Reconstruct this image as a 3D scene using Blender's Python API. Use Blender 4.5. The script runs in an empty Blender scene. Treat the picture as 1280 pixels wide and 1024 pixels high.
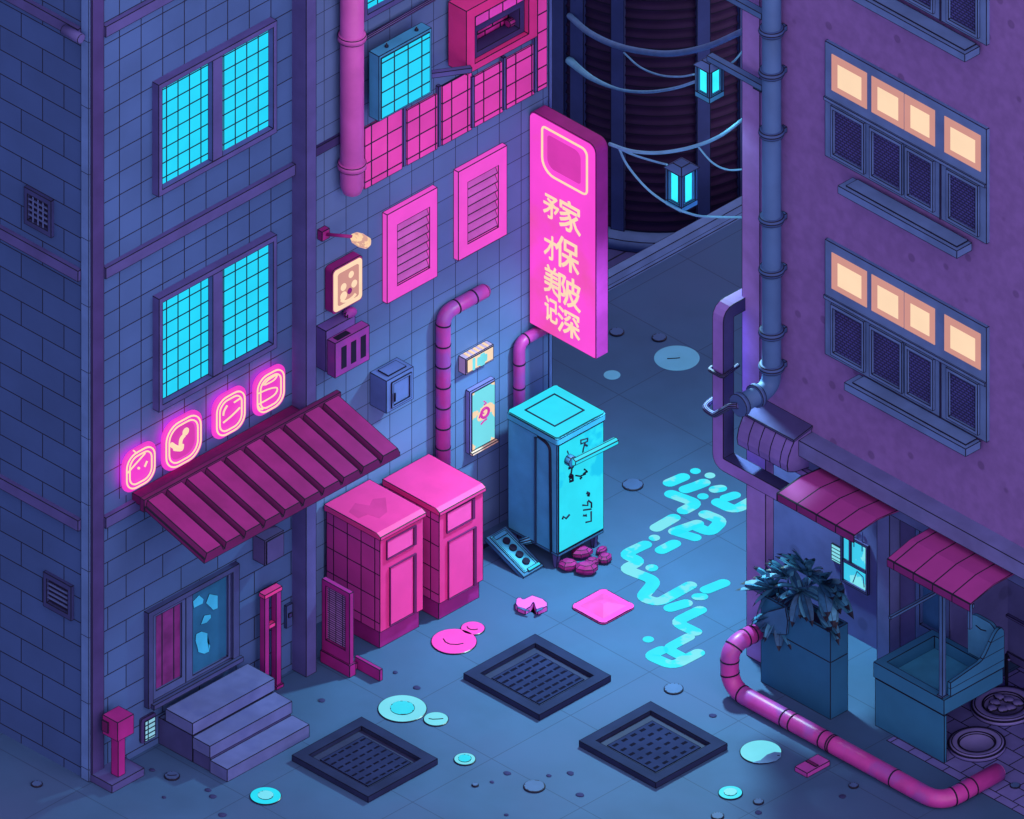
import bpy, bmesh, math, random
from mathutils import Vector, Matrix
random.seed(7)
R = math.radians
SC = bpy.context.scene
COL = SC.collection

# ------------------------------------------------------------------ measuring the place (parallel projection, metres)
S = 0.55
EL = math.asin(S)
K = 90 / math.sqrt(2)
KS = K * S
KZ = 90 * math.cos(EL)
CX, CY = 640, 700

def G(px, py, z=0.0):
    s = (px - CX) / K; d = (py - CY + KZ * z) / KS
    return ((s + d) / 2, (s - d) / 2)

def OX(px, py, X):
    y = (px - CX) / K - X
    return y, (CY + KS * (X - y) - py) / KZ

def OY(px, py, Y):
    x = (px - CX) / K - Y
    return x, (CY + KS * (x - Y) - py) / KZ

def AT(px, py, d):
    s = (px - CX) / K
    return Vector(((s + d) / 2, (s - d) / 2, (CY + KS * d - py) / KZ))

def rX(TL, TR, BR, BL, X):
    a, b, c, e = OX(*TL, X), OX(*TR, X), OX(*BR, X), OX(*BL, X)
    return (a[0] + e[0]) / 2, (b[0] + c[0]) / 2, (c[1] + e[1]) / 2, (a[1] + b[1]) / 2

def rY(TL, TR, BR, BL, Y):
    a, b, c, e = OY(*TL, Y), OY(*TR, Y), OY(*BR, Y), OY(*BL, Y)
    return (a[0] + e[0]) / 2, (b[0] + c[0]) / 2, (c[1] + e[1]) / 2, (a[1] + b[1]) / 2

# ------------------------------------------------------------------ materials
def lin(c):
    return tuple((v / 255 / 12.92) if v / 255 <= 0.04045 else ((v / 255 + 0.055) / 1.055) ** 2.4 for v in c)

INK = (0.007, 0.008, 0.028, 1)
MATS = {}

def mat(name, rgb, rough=0.7, emit=0.0, noise=0.12, nscale=2.5, brick=None, seam=None, spots=None, line=0.010,
        metal=0.0, mixc=None, spec=0.25, ink=INK, amp=1.0, cells=None, dark=0.97):
    """Procedural material. rgb is sRGB 0-255 of the surface itself. 'edge_d' holds each corner's distance to its face's sharp edges:
    a painted dark line runs along every arris."""
    if name in MATS:
        return MATS[name]
    m = bpy.data.materials.new(name); MATS[name] = m
    m.use_nodes = True
    nt = m.node_tree; N = nt.nodes; L = nt.links
    N.clear()
    out = N.new('ShaderNodeOutputMaterial'); b = N.new('ShaderNodeBsdfPrincipled')
    L.new(b.outputs[0], out.inputs[0])
    b.inputs['Roughness'].default_value = rough
    b.inputs['Metallic'].default_value = metal
    b.inputs['Specular IOR Level'].default_value = spec
    base = tuple(v * amp for v in lin(rgb)) + (1,)
    geo = N.new('ShaderNodeNewGeometry')
    pos = geo.outputs['Position']

    def math_(op, a, bb=None, clamp=False):
        n = N.new('ShaderNodeMath'); n.operation = op; n.use_clamp = clamp
        for i, v in enumerate((a, bb)):
            if v is None: continue
            if isinstance(v, (int, float)): n.inputs[i].default_value = v
            else: L.new(v, n.inputs[i])
        return n.outputs[0]

    def mix(fac, a, bb):
        n = N.new('ShaderNodeMix'); n.data_type = 'RGBA'
        if isinstance(fac, (int, float)): n.inputs[0].default_value = fac
        else: L.new(fac, n.inputs[0])
        for i, v in ((6, a), (7, bb)):
            if isinstance(v, tuple): n.inputs[i].default_value = v
            else: L.new(v, n.inputs[i])
        return n.outputs[2]
    nz = N.new('ShaderNodeTexNoise'); nz.inputs['Scale'].default_value = nscale; nz.inputs['Detail'].default_value = 5
    L.new(pos, nz.inputs['Vector'])
    lo = tuple(v * (1 - noise) for v in base[:3]) + (1,)
    hi = tuple(v * (1 + noise) for v in base[:3]) + (1,)
    r = N.new('ShaderNodeMapRange'); r.inputs[1].default_value = 0.35; r.inputs[2].default_value = 0.65
    L.new(nz.outputs[0], r.inputs[0])
    col = mix(r.outputs[0], lo, hi)
    sep = N.new('ShaderNodeSeparateXYZ'); L.new(pos, sep.inputs[0])
    if mixc:                                            # patches of a second colour: (rgb, scale, from, to)
        n2 = N.new('ShaderNodeTexNoise'); n2.inputs['Scale'].default_value = mixc[1]; n2.inputs['Detail'].default_value = 4
        L.new(pos, n2.inputs['Vector'])
        r2 = N.new('ShaderNodeMapRange'); r2.inputs[1].default_value = mixc[2]; r2.inputs[2].default_value = mixc[3]
        L.new(n2.outputs[0], r2.inputs[0])
        col = mix(r2.outputs[0], col, tuple(v * amp for v in lin(mixc[0])) + (1,))
    if spots:                                           # scattered dark stains: (scale, radius, strength)
        vo = N.new('ShaderNodeTexVoronoi'); vo.inputs['Scale'].default_value = spots[0]; vo.inputs['Randomness'].default_value = 1
        L.new(pos, vo.inputs['Vector'])
        f = N.new('ShaderNodeMapRange'); f.inputs[1].default_value = spots[1]; f.inputs[2].default_value = spots[1] * 0.7
        f.inputs[3].default_value = 0; f.inputs[4].default_value = spots[2]
        L.new(vo.outputs['Distance'], f.inputs[0])
        col = mix(f.outputs[0], col, tuple(v * 0.45 for v in base[:3]) + (1,))
    if brick:                                           # (plane, w, h, offset, mortar, variance[, u0, v0, ink strength])
        pl, w, h, off, mo, va = brick[:6]
        u0, v0 = (brick[6], brick[7]) if len(brick) > 7 else (0, 0)
        st = brick[8] if len(brick) > 8 else 1.0
        cmb = N.new('ShaderNodeCombineXYZ')
        uax, vax = {'x': (1, 2), 'y': (0, 2), 'z': (0, 1)}[pl]
        L.new(math_('SUBTRACT', sep.outputs[uax], u0 - 60), cmb.inputs[0])
        L.new(math_('SUBTRACT', sep.outputs[vax], v0 - 60), cmb.inputs[1])
        bt = N.new('ShaderNodeTexBrick'); L.new(cmb.outputs[0], bt.inputs['Vector'])
        bt.offset = off; bt.inputs['Scale'].default_value = 1
        bt.inputs['Brick Width'].default_value = w; bt.inputs['Row Height'].default_value = h
        bt.inputs['Mortar Size'].default_value = mo; bt.inputs['Mortar Smooth'].default_value = 0.15
        bt.inputs['Color1'].default_value = (1 - va,) * 3 + (1,); bt.inputs['Color2'].default_value = (1 + va,) * 3 + (1,)
        bt.inputs['Mortar'].default_value = (1, 1, 1, 1)
        mm = N.new('ShaderNodeMix'); mm.data_type = 'RGBA'; mm.blend_type = 'MULTIPLY'; mm.inputs[0].default_value = 1
        L.new(col, mm.inputs[6]); L.new(bt.outputs['Color'], mm.inputs[7]); col = mm.outputs[2]
        fa = bt.outputs['Fac']
        if st < 1:
            fa = math_('MULTIPLY', fa, st)
        col = mix(fa, col, ink)
    if seam:                                            # (axis, spacing, offset, half width)
        ax, sp, of, hw = seam
        t = math_('DIVIDE', math_('SUBTRACT', sep.outputs[ax], of - 50 * sp), sp)
        fr = math_('FRACT', t)
        d = math_('MULTIPLY', math_('MINIMUM', fr, math_('SUBTRACT', 1.0, fr)), sp)
        col = mix(math_('LESS_THAN', d, hw), col, ink)
    if cells:                                           # rows of dark slots: (x0, dx, half x, y0, dy, half y)
        fs_ = []
        for ax, (o_, d_, h_) in enumerate((cells[:3], cells[3:])):
            fr = math_('FRACT', math_('DIVIDE', math_('SUBTRACT', sep.outputs[ax], o_ - 40 * d_), d_))
            fs_.append(math_('LESS_THAN', math_('ABSOLUTE', math_('SUBTRACT', fr, 0.5)), h_))
        n3 = N.new('ShaderNodeTexNoise'); n3.inputs['Scale'].default_value = 9.0; L.new(pos, n3.inputs['Vector'])
        keep = math_('LESS_THAN', n3.outputs[0], 0.70)
        col = mix(math_('MULTIPLY', math_('MULTIPLY', fs_[0], fs_[1]), keep), col, (0.006, 0.006, 0.02, 1))
    if line:
        at = N.new('ShaderNodeAttribute'); at.attribute_name = 'edge_d'
        s2 = N.new('ShaderNodeSeparateColor'); L.new(at.outputs['Color'], s2.inputs[0])
        d = math_('MINIMUM', math_('MINIMUM', s2.outputs[0], s2.outputs[1]), math_('MINIMUM', s2.outputs[2], at.outputs['Alpha']))
        col = mix(math_('LESS_THAN', d, line), col, ink)
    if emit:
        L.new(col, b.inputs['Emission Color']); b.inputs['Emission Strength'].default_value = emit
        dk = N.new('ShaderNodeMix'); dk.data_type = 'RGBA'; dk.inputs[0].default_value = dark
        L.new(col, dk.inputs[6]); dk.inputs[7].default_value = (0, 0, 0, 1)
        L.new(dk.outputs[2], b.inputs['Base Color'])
    else:
        L.new(col, b.inputs['Base Color'])
    return m

# ------------------------------------------------------------------ mesh builder
def setp(o, label=None, cat=None, group=None, kind=None):
    for k, v in (('label', label), ('category', cat), ('group', group), ('kind', kind)):
        if v: o[k] = v
    return o

def T(name, label, cat, loc, group=None):
    o = bpy.data.objects.new(name, None); COL.objects.link(o)
    o.location = loc; o.empty_display_size = 0.2
    return setp(o, label, cat, group)

def origin_of(o):
    p = Vector((0, 0, 0))
    while o is not None:
        p += Vector(o.location); o = o.parent
    return p

class MB:
    def __init__(s):
        s.v = []; s.f = []; s.m = []; s.sm = []
    def add(s, vs, fs, m=0, smooth=False):
        o = len(s.v)
        s.v += [tuple(p) for p in vs]
        for i, f in enumerate(fs):
            s.f.append([o + j for j in f]); s.m.append(m[i] if isinstance(m, (list, tuple)) else m); s.sm.append(smooth)
        return s
    def box(s, x0, x1, y0, y1, z0, z1, m=0, mx=None, my=None, mz=None):
        if x0 > x1: x0, x1 = x1, x0
        if y0 > y1: y0, y1 = y1, y0
        if z0 > z1: z0, z1 = z1, z0
        vs = [(x, y, z) for z in (z0, z1) for y in (y0, y1) for x in (x0, x1)]
        fs = [(0, 2, 3, 1), (4, 5, 7, 6), (0, 1, 5, 4), (2, 6, 7, 3), (0, 4, 6, 2), (1, 3, 7, 5)]
        g = lambda a: m if a is None else a
        return s.add(vs, fs, [m, g(mz), g(my), m, m, g(mx)])
    def prism(s, poly, axis, a, b, m=0, smooth=False, capm=None):
        """poly in the two other axes (cyclic order y,z / x,z / x,y), extruded along axis from a to b."""
        def P(p, t):
            return {'x': (t, p[0], p[1]), 'y': (p[0], t, p[1]), 'z': (p[0], p[1], t)}[axis]
        n = len(poly)
        vs = [P(p, a) for p in poly] + [P(p, b) for p in poly]
        s.add(vs, [(i, (i + 1) % n, n + (i + 1) % n, n + i) for i in range(n)], m, smooth)
        o = len(s.v) - 2 * n
        cm = m if capm is None else capm
        s.f.append([o + i for i in range(n)][::-1]); s.m.append(cm); s.sm.append(False)
        s.f.append([o + n + i for i in range(n)]); s.m.append(cm); s.sm.append(False)
        return s
    def ring(s, axis, d0, d1, o, i, m=0):
        """rectangular frame: o and i are (u0,u1,v0,v1) outer and inner, from depth d0 (back) to d1 (front)."""
        def P(u, v, d):
            return {'x': (d, u, v), 'y': (u, d, v), 'z': (u, v, d)}[axis]
        def rect(q, d):
            return [P(q[0], q[2], d), P(q[1], q[2], d), P(q[1], q[3], d), P(q[0], q[3], d)]
        vs = rect(o, d1) + rect(i, d1) + rect(o, d0) + rect(i, d0)
        fs = []
        for k in range(4):
            j = (k + 1) % 4
            fs += [(k, j, 4 + j, 4 + k), (8 + k, 8 + j, j, k), (4 + k, 4 + j, 12 + j, 12 + k), (8 + j, 8 + k, 12 + k, 12 + j)]
        return s.add(vs, fs, m)
    def tube(s, path, r, n=14, m=0, closed=False, caps=True, smooth=True, phase=0.0):
        P = [Vector(p) for p in path]
        rr = r if isinstance(r, (list, tuple)) else [r] * len(P)
        N = len(P)
        tang = []
        for i in range(N):
            a = P[(i - 1) % N] if (closed or i > 0) else P[i]
            b = P[(i + 1) % N] if (closed or i < N - 1) else P[i]
            t1 = (P[i] - a); t2 = (b - P[i])
            t = (t1.normalized() if t1.length > 1e-9 else Vector()) + (t2.normalized() if t2.length > 1e-9 else Vector())
            tang.append(t.normalized())
        t0 = tang[0]
        up = Vector((0, 0, 1)) if abs(t0.z) < 0.9 else Vector((1, 0, 0))
        u = (up - t0 * up.dot(t0)).normalized()
        vs = []
        for i in range(N):
            t = tang[i]
            u = (u - t * u.dot(t)).normalized()
            w = t.cross(u)
            a = P[(i - 1) % N] if (closed or i > 0) else None
            sc = 1.0
            if a is not None and (P[i] - a).length > 1e-9:
                sc = 1 / max(0.5, t.dot((P[i] - a).normalized()))
            for k in range(n):
                an = 2 * math.pi * k / n + phase
                off = u * math.cos(an) + w * math.sin(an)
                if n <= 4 and sc > 1 and a is not None and i < N - 1:
                    d1 = (P[i] - a).normalized(); bis = (d1 - t * d1.dot(t))
                    if bis.length > 1e-6:
                        bis.normalize(); off = off + bis * off.dot(bis) * (sc - 1)
                vs.append(P[i] + off * rr[i])
        fs = []
        M = N if closed else N - 1
        for i in range(M):
            j = (i + 1) % N
            for k in range(n):
                l = (k + 1) % n
                fs.append((i * n + k, i * n + l, j * n + l, j * n + k))
        s.add(vs, fs, m, smooth and n > 4)
        if caps and not closed:
            o = len(s.v) - len(vs)
            s.f.append([o + k for k in range(n)][::-1]); s.m.append(m); s.sm.append(False)
            s.f.append([o + (N - 1) * n + k for k in range(n)]); s.m.append(m); s.sm.append(False)
        return s
    def lathe(s, prof, cx, cy, n=32, m=0, smooth=True):
        vs = []; fs = []
        for r, z in prof:
            for k in range(n):
                a = 2 * math.pi * k / n
                vs.append((cx + r * math.cos(a), cy + r * math.sin(a), z))
        for i in range(len(prof) - 1):
            for k in range(n):
                l = (k + 1) % n
                fs.append((i * n + k, i * n + l, (i + 1) * n + l, (i + 1) * n + k))
        s.add(vs, fs, m, smooth)
        o = len(s.v) - len(vs)
        for i, rev in ((0, True), (len(prof) - 1, False)):
            if prof[i][0] > 1e-4:
                f = [o + i * n + k for k in range(n)]
                s.f.append(f[::-1] if rev else f); s.m.append(m); s.sm.append(False)
        return s
    def blob(s, c, rx, ry, rz, seed=0, n=14, k=8, wob=0.12, m=0, rot=0):
        rnd = random.Random(seed)
        ph = [rnd.uniform(0, 6.28) for _ in range(4)]
        vs = [(0, 0, -1)]
        for i in range(1, k):
            t = math.pi * i / k
            for j in range(n):
                a = 2 * math.pi * j / n
                w = 1 + wob * (math.sin(2 * a + ph[0]) * 0.6 + math.sin(3 * a + ph[1] + t) * 0.5) * math.sin(t)
                vs.append((w * math.sin(t) * math.cos(a), w * math.sin(t) * math.sin(a), -math.cos(t)))
        vs.append((0, 0, 1))
        cr, sr = math.cos(rot), math.sin(rot)
        vs = [(c[0] + (x * rx * cr - y * ry * sr), c[1] + (x * rx * sr + y * ry * cr), c[2] + z * rz) for x, y, z in vs]
        fs = []
        for j in range(n):
            fs.append((0, 1 + (j + 1) % n, 1 + j))
            for i in range(k - 2):
                a = 1 + i * n
                fs.append((a + j, a + (j + 1) % n, a + n + (j + 1) % n, a + n + j))
            a = 1 + (k - 2) * n
            fs.append((a + j, a + (j + 1) % n, len(vs) - 1))
        return s.add(vs, fs, m, True)
    def build(s, name, mats, parent=None, label=None, cat=None, group=None, kind=None, line=True, org=None, bevel=0):
        if not isinstance(mats, (list, tuple)): mats = [mats]
        if parent is not None:
            o0 = origin_of(parent)
        elif org is not None:
            o0 = Vector(org)
        else:
            xs = [v[0] for v in s.v]; ys = [v[1] for v in s.v]; zs = [v[2] for v in s.v]
            o0 = Vector(((min(xs) + max(xs)) / 2, (min(ys) + max(ys)) / 2, min(zs)))
        bm = bmesh.new()
        vv = [bm.verts.new(Vector(p) - o0) for p in s.v]
        for f, mi, sm in zip(s.f, s.m, s.sm):
            try: fc = bm.faces.new([vv[i] for i in f])
            except ValueError: continue
            fc.material_index = mi; fc.smooth = sm
        big = [f for f in bm.faces if len(f.verts) > 4]
        if big: bmesh.ops.triangulate(bm, faces=big)
        bmesh.ops.recalc_face_normals(bm, faces=bm.faces[:])
        bm.normal_update()
        lay = bm.loops.layers.float_color.new('edge_d')
        sharp = {}
        for e in bm.edges:
            lf = e.link_faces
            if len(lf) == 2:
                sharp[e] = lf[0].normal.angle(lf[1].normal, 0) > R(30)
            else:
                sharp[e] = len(lf) == 1
        for f in bm.faces:
            eds = [(e.verts[0].co, e.verts[1].co) for e in f.edges if line and sharp[e]]
            for lp in f.loops:
                p = lp.vert.co; ds = [9.0] * 4
                for i, (a, b) in enumerate(eds[:4]):
                    d = b - a
                    ds[i] = (p - a).cross(d).length / max(d.length, 1e-9)
                lp[lay] = ds
        me = bpy.data.meshes.new(name)
        bm.to_mesh(me); bm.free()
        for m_ in mats: me.materials.append(m_)
        o = bpy.data.objects.new(name, me); COL.objects.link(o)
        if parent is not None:
            o.parent = parent
        else:
            o.location = o0
        return setp(o, label, cat, group, kind)

def fillet(pts, r, n=6):
    P = [Vector(p) for p in pts]; out = [P[0]]
    for i in range(1, len(P) - 1):
        a = (P[i - 1] - P[i]); b = (P[i + 1] - P[i])
        d = min(r, a.length * 0.48, b.length * 0.48)
        p0 = P[i] + a.normalized() * d; p1 = P[i] + b.normalized() * d
        for k in range(n + 1):
            t = k / n
            out.append(p0 * (1 - t) ** 2 + P[i] * 2 * t * (1 - t) + p1 * t * t)
    out.append(P[-1])
    return out

def smooth_path(pts, n=6):
    P = [Vector(p) for p in pts]; out = []
    for i in range(len(P) - 1):
        p0 = P[max(i - 1, 0)]; p1 = P[i]; p2 = P[i + 1]; p3 = P[min(i + 2, len(P) - 1)]
        for k in range(n):
            t = k / n
            out.append(0.5 * ((2 * p1) + (p2 - p0) * t + (2 * p0 - 5 * p1 + 4 * p2 - p3) * t * t + (3 * p1 - p0 - 3 * p2 + p3) * t ** 3))
    out.append(P[-1]); return out

def rrect(u0, u1, v0, v1, r, n=6):
    out = []
    rs = r if isinstance(r, (list, tuple)) else [r] * 4
    for (cu, cv, a0), q in zip(((u1, v1, 0), (u0, v1, 90), (u0, v0, 180), (u1, v0, 270)), rs):
        cu2 = cu - q if cu == u1 else cu + q
        cv2 = cv - q if cv == v1 else cv + q
        for k in range(n + 1):
            a = R(a0 + 90 * k / n)
            out.append((cu2 + q * math.cos(a), cv2 + q * math.sin(a)))
    return out

def capsule_strip(mb, pts, w, z0, z1):
    """flat painted stroke on the ground with round ends, one closed outline per stroke."""
    P = [Vector((p[0], p[1])) for p in pts]
    if len(P) == 1: P = [P[0], P[0] + Vector((0.001, 0))]
    Q = [P[0]]
    for i in range(1, len(P) - 1):
        a = P[i - 1] - P[i]; b = P[i + 1] - P[i]
        d = min(w * 0.75, a.length * 0.45, b.length * 0.45)
        p0 = P[i] + a.normalized() * d; p1 = P[i] + b.normalized() * d
        for k in range(6):
            t = k / 5; Q.append(p0 * (1 - t) ** 2 + P[i] * 2 * t * (1 - t) + p1 * t * t)
    Q.append(P[-1])
    h = w / 2; Lf = []; Rt = []
    for i, p in enumerate(Q):
        t = (Q[min(i + 1, len(Q) - 1)] - Q[max(i - 1, 0)]).normalized(); nrm = Vector((-t.y, t.x))
        Lf.append(p + nrm * h); Rt.append(p - nrm * h)
    def cap(c, t, first):
        nrm = Vector((-t.y, t.x)); o = []
        for k in range(1, 8):
            a = math.pi * k / 8
            v = (-nrm * math.cos(a) + t * math.sin(a)) if not first else (nrm * math.cos(a) - t * math.sin(a))
            o.append(c + v * h)
        return o
    t0 = (Q[1] - Q[0]).normalized(); t1 = (Q[-1] - Q[-2]).normalized()
    n = len(Q)
    vs = [(p.x, p.y, z1) for p in Lf] + [(p.x, p.y, z1) for p in Rt]
    fs = [(i, i + 1, n + i + 1, n + i) for i in range(n - 1)]
    mb.add(vs, fs)
    o = len(mb.v) - len(vs)
    for c, t, first, a, b in ((Q[0], t0, True, o, o + n), (Q[-1], t1, False, o + 2 * n - 1, o + n - 1)):
        cv = cap(c, t, first)
        k0 = len(mb.v); mb.v += [(p.x, p.y, z1) for p in cv]
        mb.f.append([a] + list(range(k0, k0 + len(cv))) + [b]); mb.m.append(0); mb.sm.append(False)
    return mb

# ------------------------------------------------------------------ palette (surface colours)
M_ = mat
PINK = M_('pink_enamel', (222, 56, 142), 0.5, noise=0.06)
PINKH = M_('bright_pink_enamel', (244, 82, 174), 0.5, noise=0.05)
PINKV = M_('glowing_vent_frame', (246, 82, 210), 0.5, noise=0.04, emit=0.72, dark=0.7)  # glow mixed into the pink to brighten the frame
PINKD = M_('deep_pink_metal', (150, 34, 126), 0.55)
PINKT = M_('pink_wall_tile', (238, 74, 184), 0.4, emit=0.42, dark=0.45, noise=0.08, nscale=1.5, brick=('x', 0.315, 0.30, 0.0, 0.013, 0.07, 0.03, 0.02))  # self glow added to brighten the tiles
PINKS = M_('pink_tiled_side', (196, 60, 156), 0.5, noise=0.06, brick=('y', 0.27, 0.40, 0.0, 0.010, 0.08, 0.02, 0.05))
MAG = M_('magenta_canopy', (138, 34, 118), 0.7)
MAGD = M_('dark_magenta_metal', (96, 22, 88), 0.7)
TRIM = M_('violet_trim', (76, 76, 138), 0.75)
TRIMD = M_('dark_violet_trim', (60, 52, 110), 0.75)
TRIMX = M_('violet_frame', (84, 84, 150), 0.7)
CYANP = M_('lit_cyan_grid_pane', (34, 214, 250), 0.4, emit=1.0, noise=0.04, brick=('x', 0.225, 0.245, 0.0, 0.012, 0.02, 0.06, 0.05))
CYANS = M_('lit_cyan_sign_face', (34, 212, 250), 0.4, emit=1.0, noise=0.03, brick=('x', 0.27, 0.245, 0.0, 0.013, 0.02, 0.0, 0.02))
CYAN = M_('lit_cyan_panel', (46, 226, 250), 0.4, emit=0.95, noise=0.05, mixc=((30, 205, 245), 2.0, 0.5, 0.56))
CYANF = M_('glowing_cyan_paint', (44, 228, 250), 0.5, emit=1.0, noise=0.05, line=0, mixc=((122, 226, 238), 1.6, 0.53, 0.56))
CYANL = M_('lantern_glass', (50, 228, 255), 0.3, emit=1.25, line=0.006)
TEAL = M_('teal_metal', (66, 150, 196), 0.5)
TEALL = M_('glowing_teal_enamel', (44, 222, 250), 0.45, emit=0.95, noise=0.04)  # lid and handle glow on their own to look brighter
TEALD = M_('dark_teal_metal', (52, 104, 150), 0.6)
CREAM = M_('cream_neon', (253, 218, 182), 0.4, emit=1.0, noise=0.03, line=0)
CREAMB = M_('lit_cream_board', (252, 216, 178), 0.5, emit=0.95, noise=0.03, mixc=((214, 160, 146), 5, 0.5, 0.52))
SALM = M_('lit_salmon_pane', (210, 148, 138), 0.5, emit=0.95, noise=0.02, line=0)
WARM = M_('lit_warm_pane', (253, 218, 182), 0.5, emit=1.0, noise=0.02, line=0)
NEONP = M_('lit_pink_plate', (244, 62, 206), 0.4, emit=0.95, noise=0.06, line=0)
NEOND = M_('lit_rose_plate', (216, 58, 176), 0.4, emit=0.95, noise=0.05, line=0)
SIGNP = M_('lit_pink_sign_face', (250, 74, 214), 0.4, emit=1.0, noise=0.05, nscale=1.2, mixc=((240, 80, 180), 1.1, 0.52, 0.7))
SIGNS = M_('pink_sign_side', (158, 42, 138), 0.6)
INKM = M_('black_ink', (22, 20, 50), 0.8, line=0)
SLATEX = M_('slate_cabinet', (88, 112, 176), 0.6)
BLUEM = M_('steel_blue_paint', (70, 108, 160), 0.55)
BLUEF = M_('blue_window_frame', (88, 118, 172), 0.65)
MESHD = M_('dark_mesh_pane', (70, 72, 142), 0.5, brick=('y', 0.075, 0.045, 0.5, 0.011, 0.1, 0, 0, 0.85))
PIPEP = M_('magenta_pipe_paint', (174, 58, 154), 0.4, noise=0.1, nscale=4, mixc=((150, 70, 165), 2.2, 0.5, 0.6), spec=0.4)
PIPEL = M_('violet_pink_pipe', (190, 90, 180), 0.4, noise=0.1)
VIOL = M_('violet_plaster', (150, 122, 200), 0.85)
VIOLM = M_('violet_metal', (136, 108, 192), 0.6)
IRON = M_('dark_iron', (36, 45, 80), 0.8, spec=0.06)
IROND = M_('black_iron_slots', (24, 22, 56), 0.9, line=0)
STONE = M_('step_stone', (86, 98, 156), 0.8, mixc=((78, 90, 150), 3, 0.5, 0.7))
WALLX = M_('blue_facade_tile', (62, 94, 148), 0.75, noise=0.1, nscale=0.9, brick=('x', 0.425, 0.375, 0.0, 0.009, 0.06, -7.86, 0.1))
WALLXB = M_('blue_facade_block', (62, 92, 146), 0.75, noise=0.1, nscale=0.9, brick=('x', 0.72, 0.375, 0.5, 0.009, 0.06, -7.86, 0.1))
WALLY = M_('navy_block_wall', (56, 84, 140), 0.8, noise=0.08, nscale=0.9, brick=('y', 0.84, 0.40, 0.5, 0.009, 0.06, -0.34, 0.15))
WALL2 = M_('blue_grey_tile', (88, 118, 170), 0.7, noise=0.1, nscale=0.8, brick=('x', 0.43, 0.385, 0.0, 0.007, 0.05, -0.1, 0.05, 0.8))
LSTRIP = M_('pale_corner_strip', (84, 118, 178), 0.75, seam=(2, 1.1, 0.2, 0.006))
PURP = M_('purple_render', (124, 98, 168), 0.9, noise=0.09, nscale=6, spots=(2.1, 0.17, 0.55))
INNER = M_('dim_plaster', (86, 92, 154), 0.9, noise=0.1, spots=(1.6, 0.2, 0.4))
SILO = M_('tank_sheet', (62, 42, 88), 0.7, noise=0.15)
SILOB = M_('tank_strip', (56, 74, 130), 0.7)
CABLE = M_('blue_cable', (110, 190, 230), 0.5, line=0, spec=0.5)
NAVY = M_('navy_cart_panel', (46, 114, 158), 0.6, noise=0.06)
NAVYT = M_('planter_board', (36, 98, 142), 0.65, noise=0.06)
LEAF = M_('dusky_leaf', (50, 112, 152), 0.5, noise=0.3, nscale=9, line=0.0035)
PAVE = M_('terrace_tile', (104, 106, 176), 0.8, brick=('z', 0.34, 0.30, 0.37, 0.010, 0.06))
GROUND = M_('alley_asphalt', (56, 90, 132), 0.72, noise=0.08, nscale=1.1, line=0, mixc=((62, 88, 132), 0.35, 0.45, 0.7),
            brick=('z', 1.75, 1.55, 0.0, 0.007, 0.02, 0.35, 0.45, 0.45))
YARD = M_('yard_concrete', (70, 74, 130), 0.85, brick=('z', 1.2, 1.2, 0.0, 0.015, 0.03))
KERB = M_('kerb_stone', (92, 124, 178), 0.8)
DOTM = M_('dark_pebble', (44, 48, 96), 0.9, line=0)
LID = M_('blue_lid', (66, 96, 146), 0.6, line=0.012)
PUD = M_('pale_blue_puddle', (110, 190, 226), 0.25, noise=0.04, line=0)
GLASST = M_('teal_door_glass', (36, 96, 138), 0.4)

# ------------------------------------------------------------------ setting
XL, X2, YS, YF, YB = -0.20, -0.78, -8.10, 0.60, 1.98
XKI, XKO = -4.05, -3.85
g = MB(); g.add([(XKI, -60, 0), (60, -60, 0), (60, 60, 0), (XKI, 60, 0)], [(0, 1, 2, 3)])
g.add([(-60, -60, 0), (XKI, -60, 0), (XKI, 1.53, 0), (-60, 1.53, 0)], [(0, 1, 2, 3)])
g.build('ground', GROUND, kind='structure', line=False, org=(0, 0, 0))
y_ = MB(); y_.add([(-60, 1.53, -1.5), (XKI, 1.53, -1.5), (XKI, 60, -1.5), (-60, 60, -1.5)], [(0, 1, 2, 3)])
y_.build('yard_ground', YARD, kind='structure', line=False, org=(-10, 8, -1.5))
t_ = MB(); t_.box(6.9, 14, 0.45, 3.1, 0, 0.006); t_.build('tiled_pavement', PAVE, kind='structure')
kw = T('kerb_wall', 'low blue stone kerb wall along the back edge of the alley below the big tank', 'wall', (XKI, 8, 0))
k = MB(); k.box(XKI, XKO, 1.53, 40, -1.5, 0.03); k.build('retaining_wall', KERB, kw)
k = MB(); k.box(XKI - 0.03, XKO - 0.06, 1.53, 40, 0.03, 0.16); k.build('coping', KERB, kw)

# ------------------------------------------------------------------ left building
HL = 14.0
b1 = T('brick_building', 'blue block corner building with cyan grid windows at the left of the alley', 'building', (-3, -6, 0))
YC = (365 - CX) / K - XL                       # where the corner column starts
w = MB()
w.box(-8, XL, YS, YC + 0.27, 0, 4.42, 0, mx=1, my=2)
w.box(-8, XL, YS, YC + 0.27, 4.42, HL, 0, mx=0, my=2)
w.build('wall', [WALLX, WALLXB, WALLY], b1, line=False)
c = MB(); c.box(XL - 0.14, XL + 0.02, YS - 0.03, YS + 0.005, 0, HL); c.build('corner_strip', LSTRIP, b1)
c = MB(); c.box(XL - 0.3, XL + 0.05, YS + 0.006, YS + 0.24, 0, HL); c.build('corner_post', TRIMD, b1)
c = MB(); c.prism([(XL - 0.4, YC), (XL + 0.28, YC), (XL + 0.28, YC + 0.20), (XL + 0.20, YC + 0.27), (XL - 0.4, YC + 0.27)], 'z', 0, HL)
c.build('column', TRIM, b1)
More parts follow.
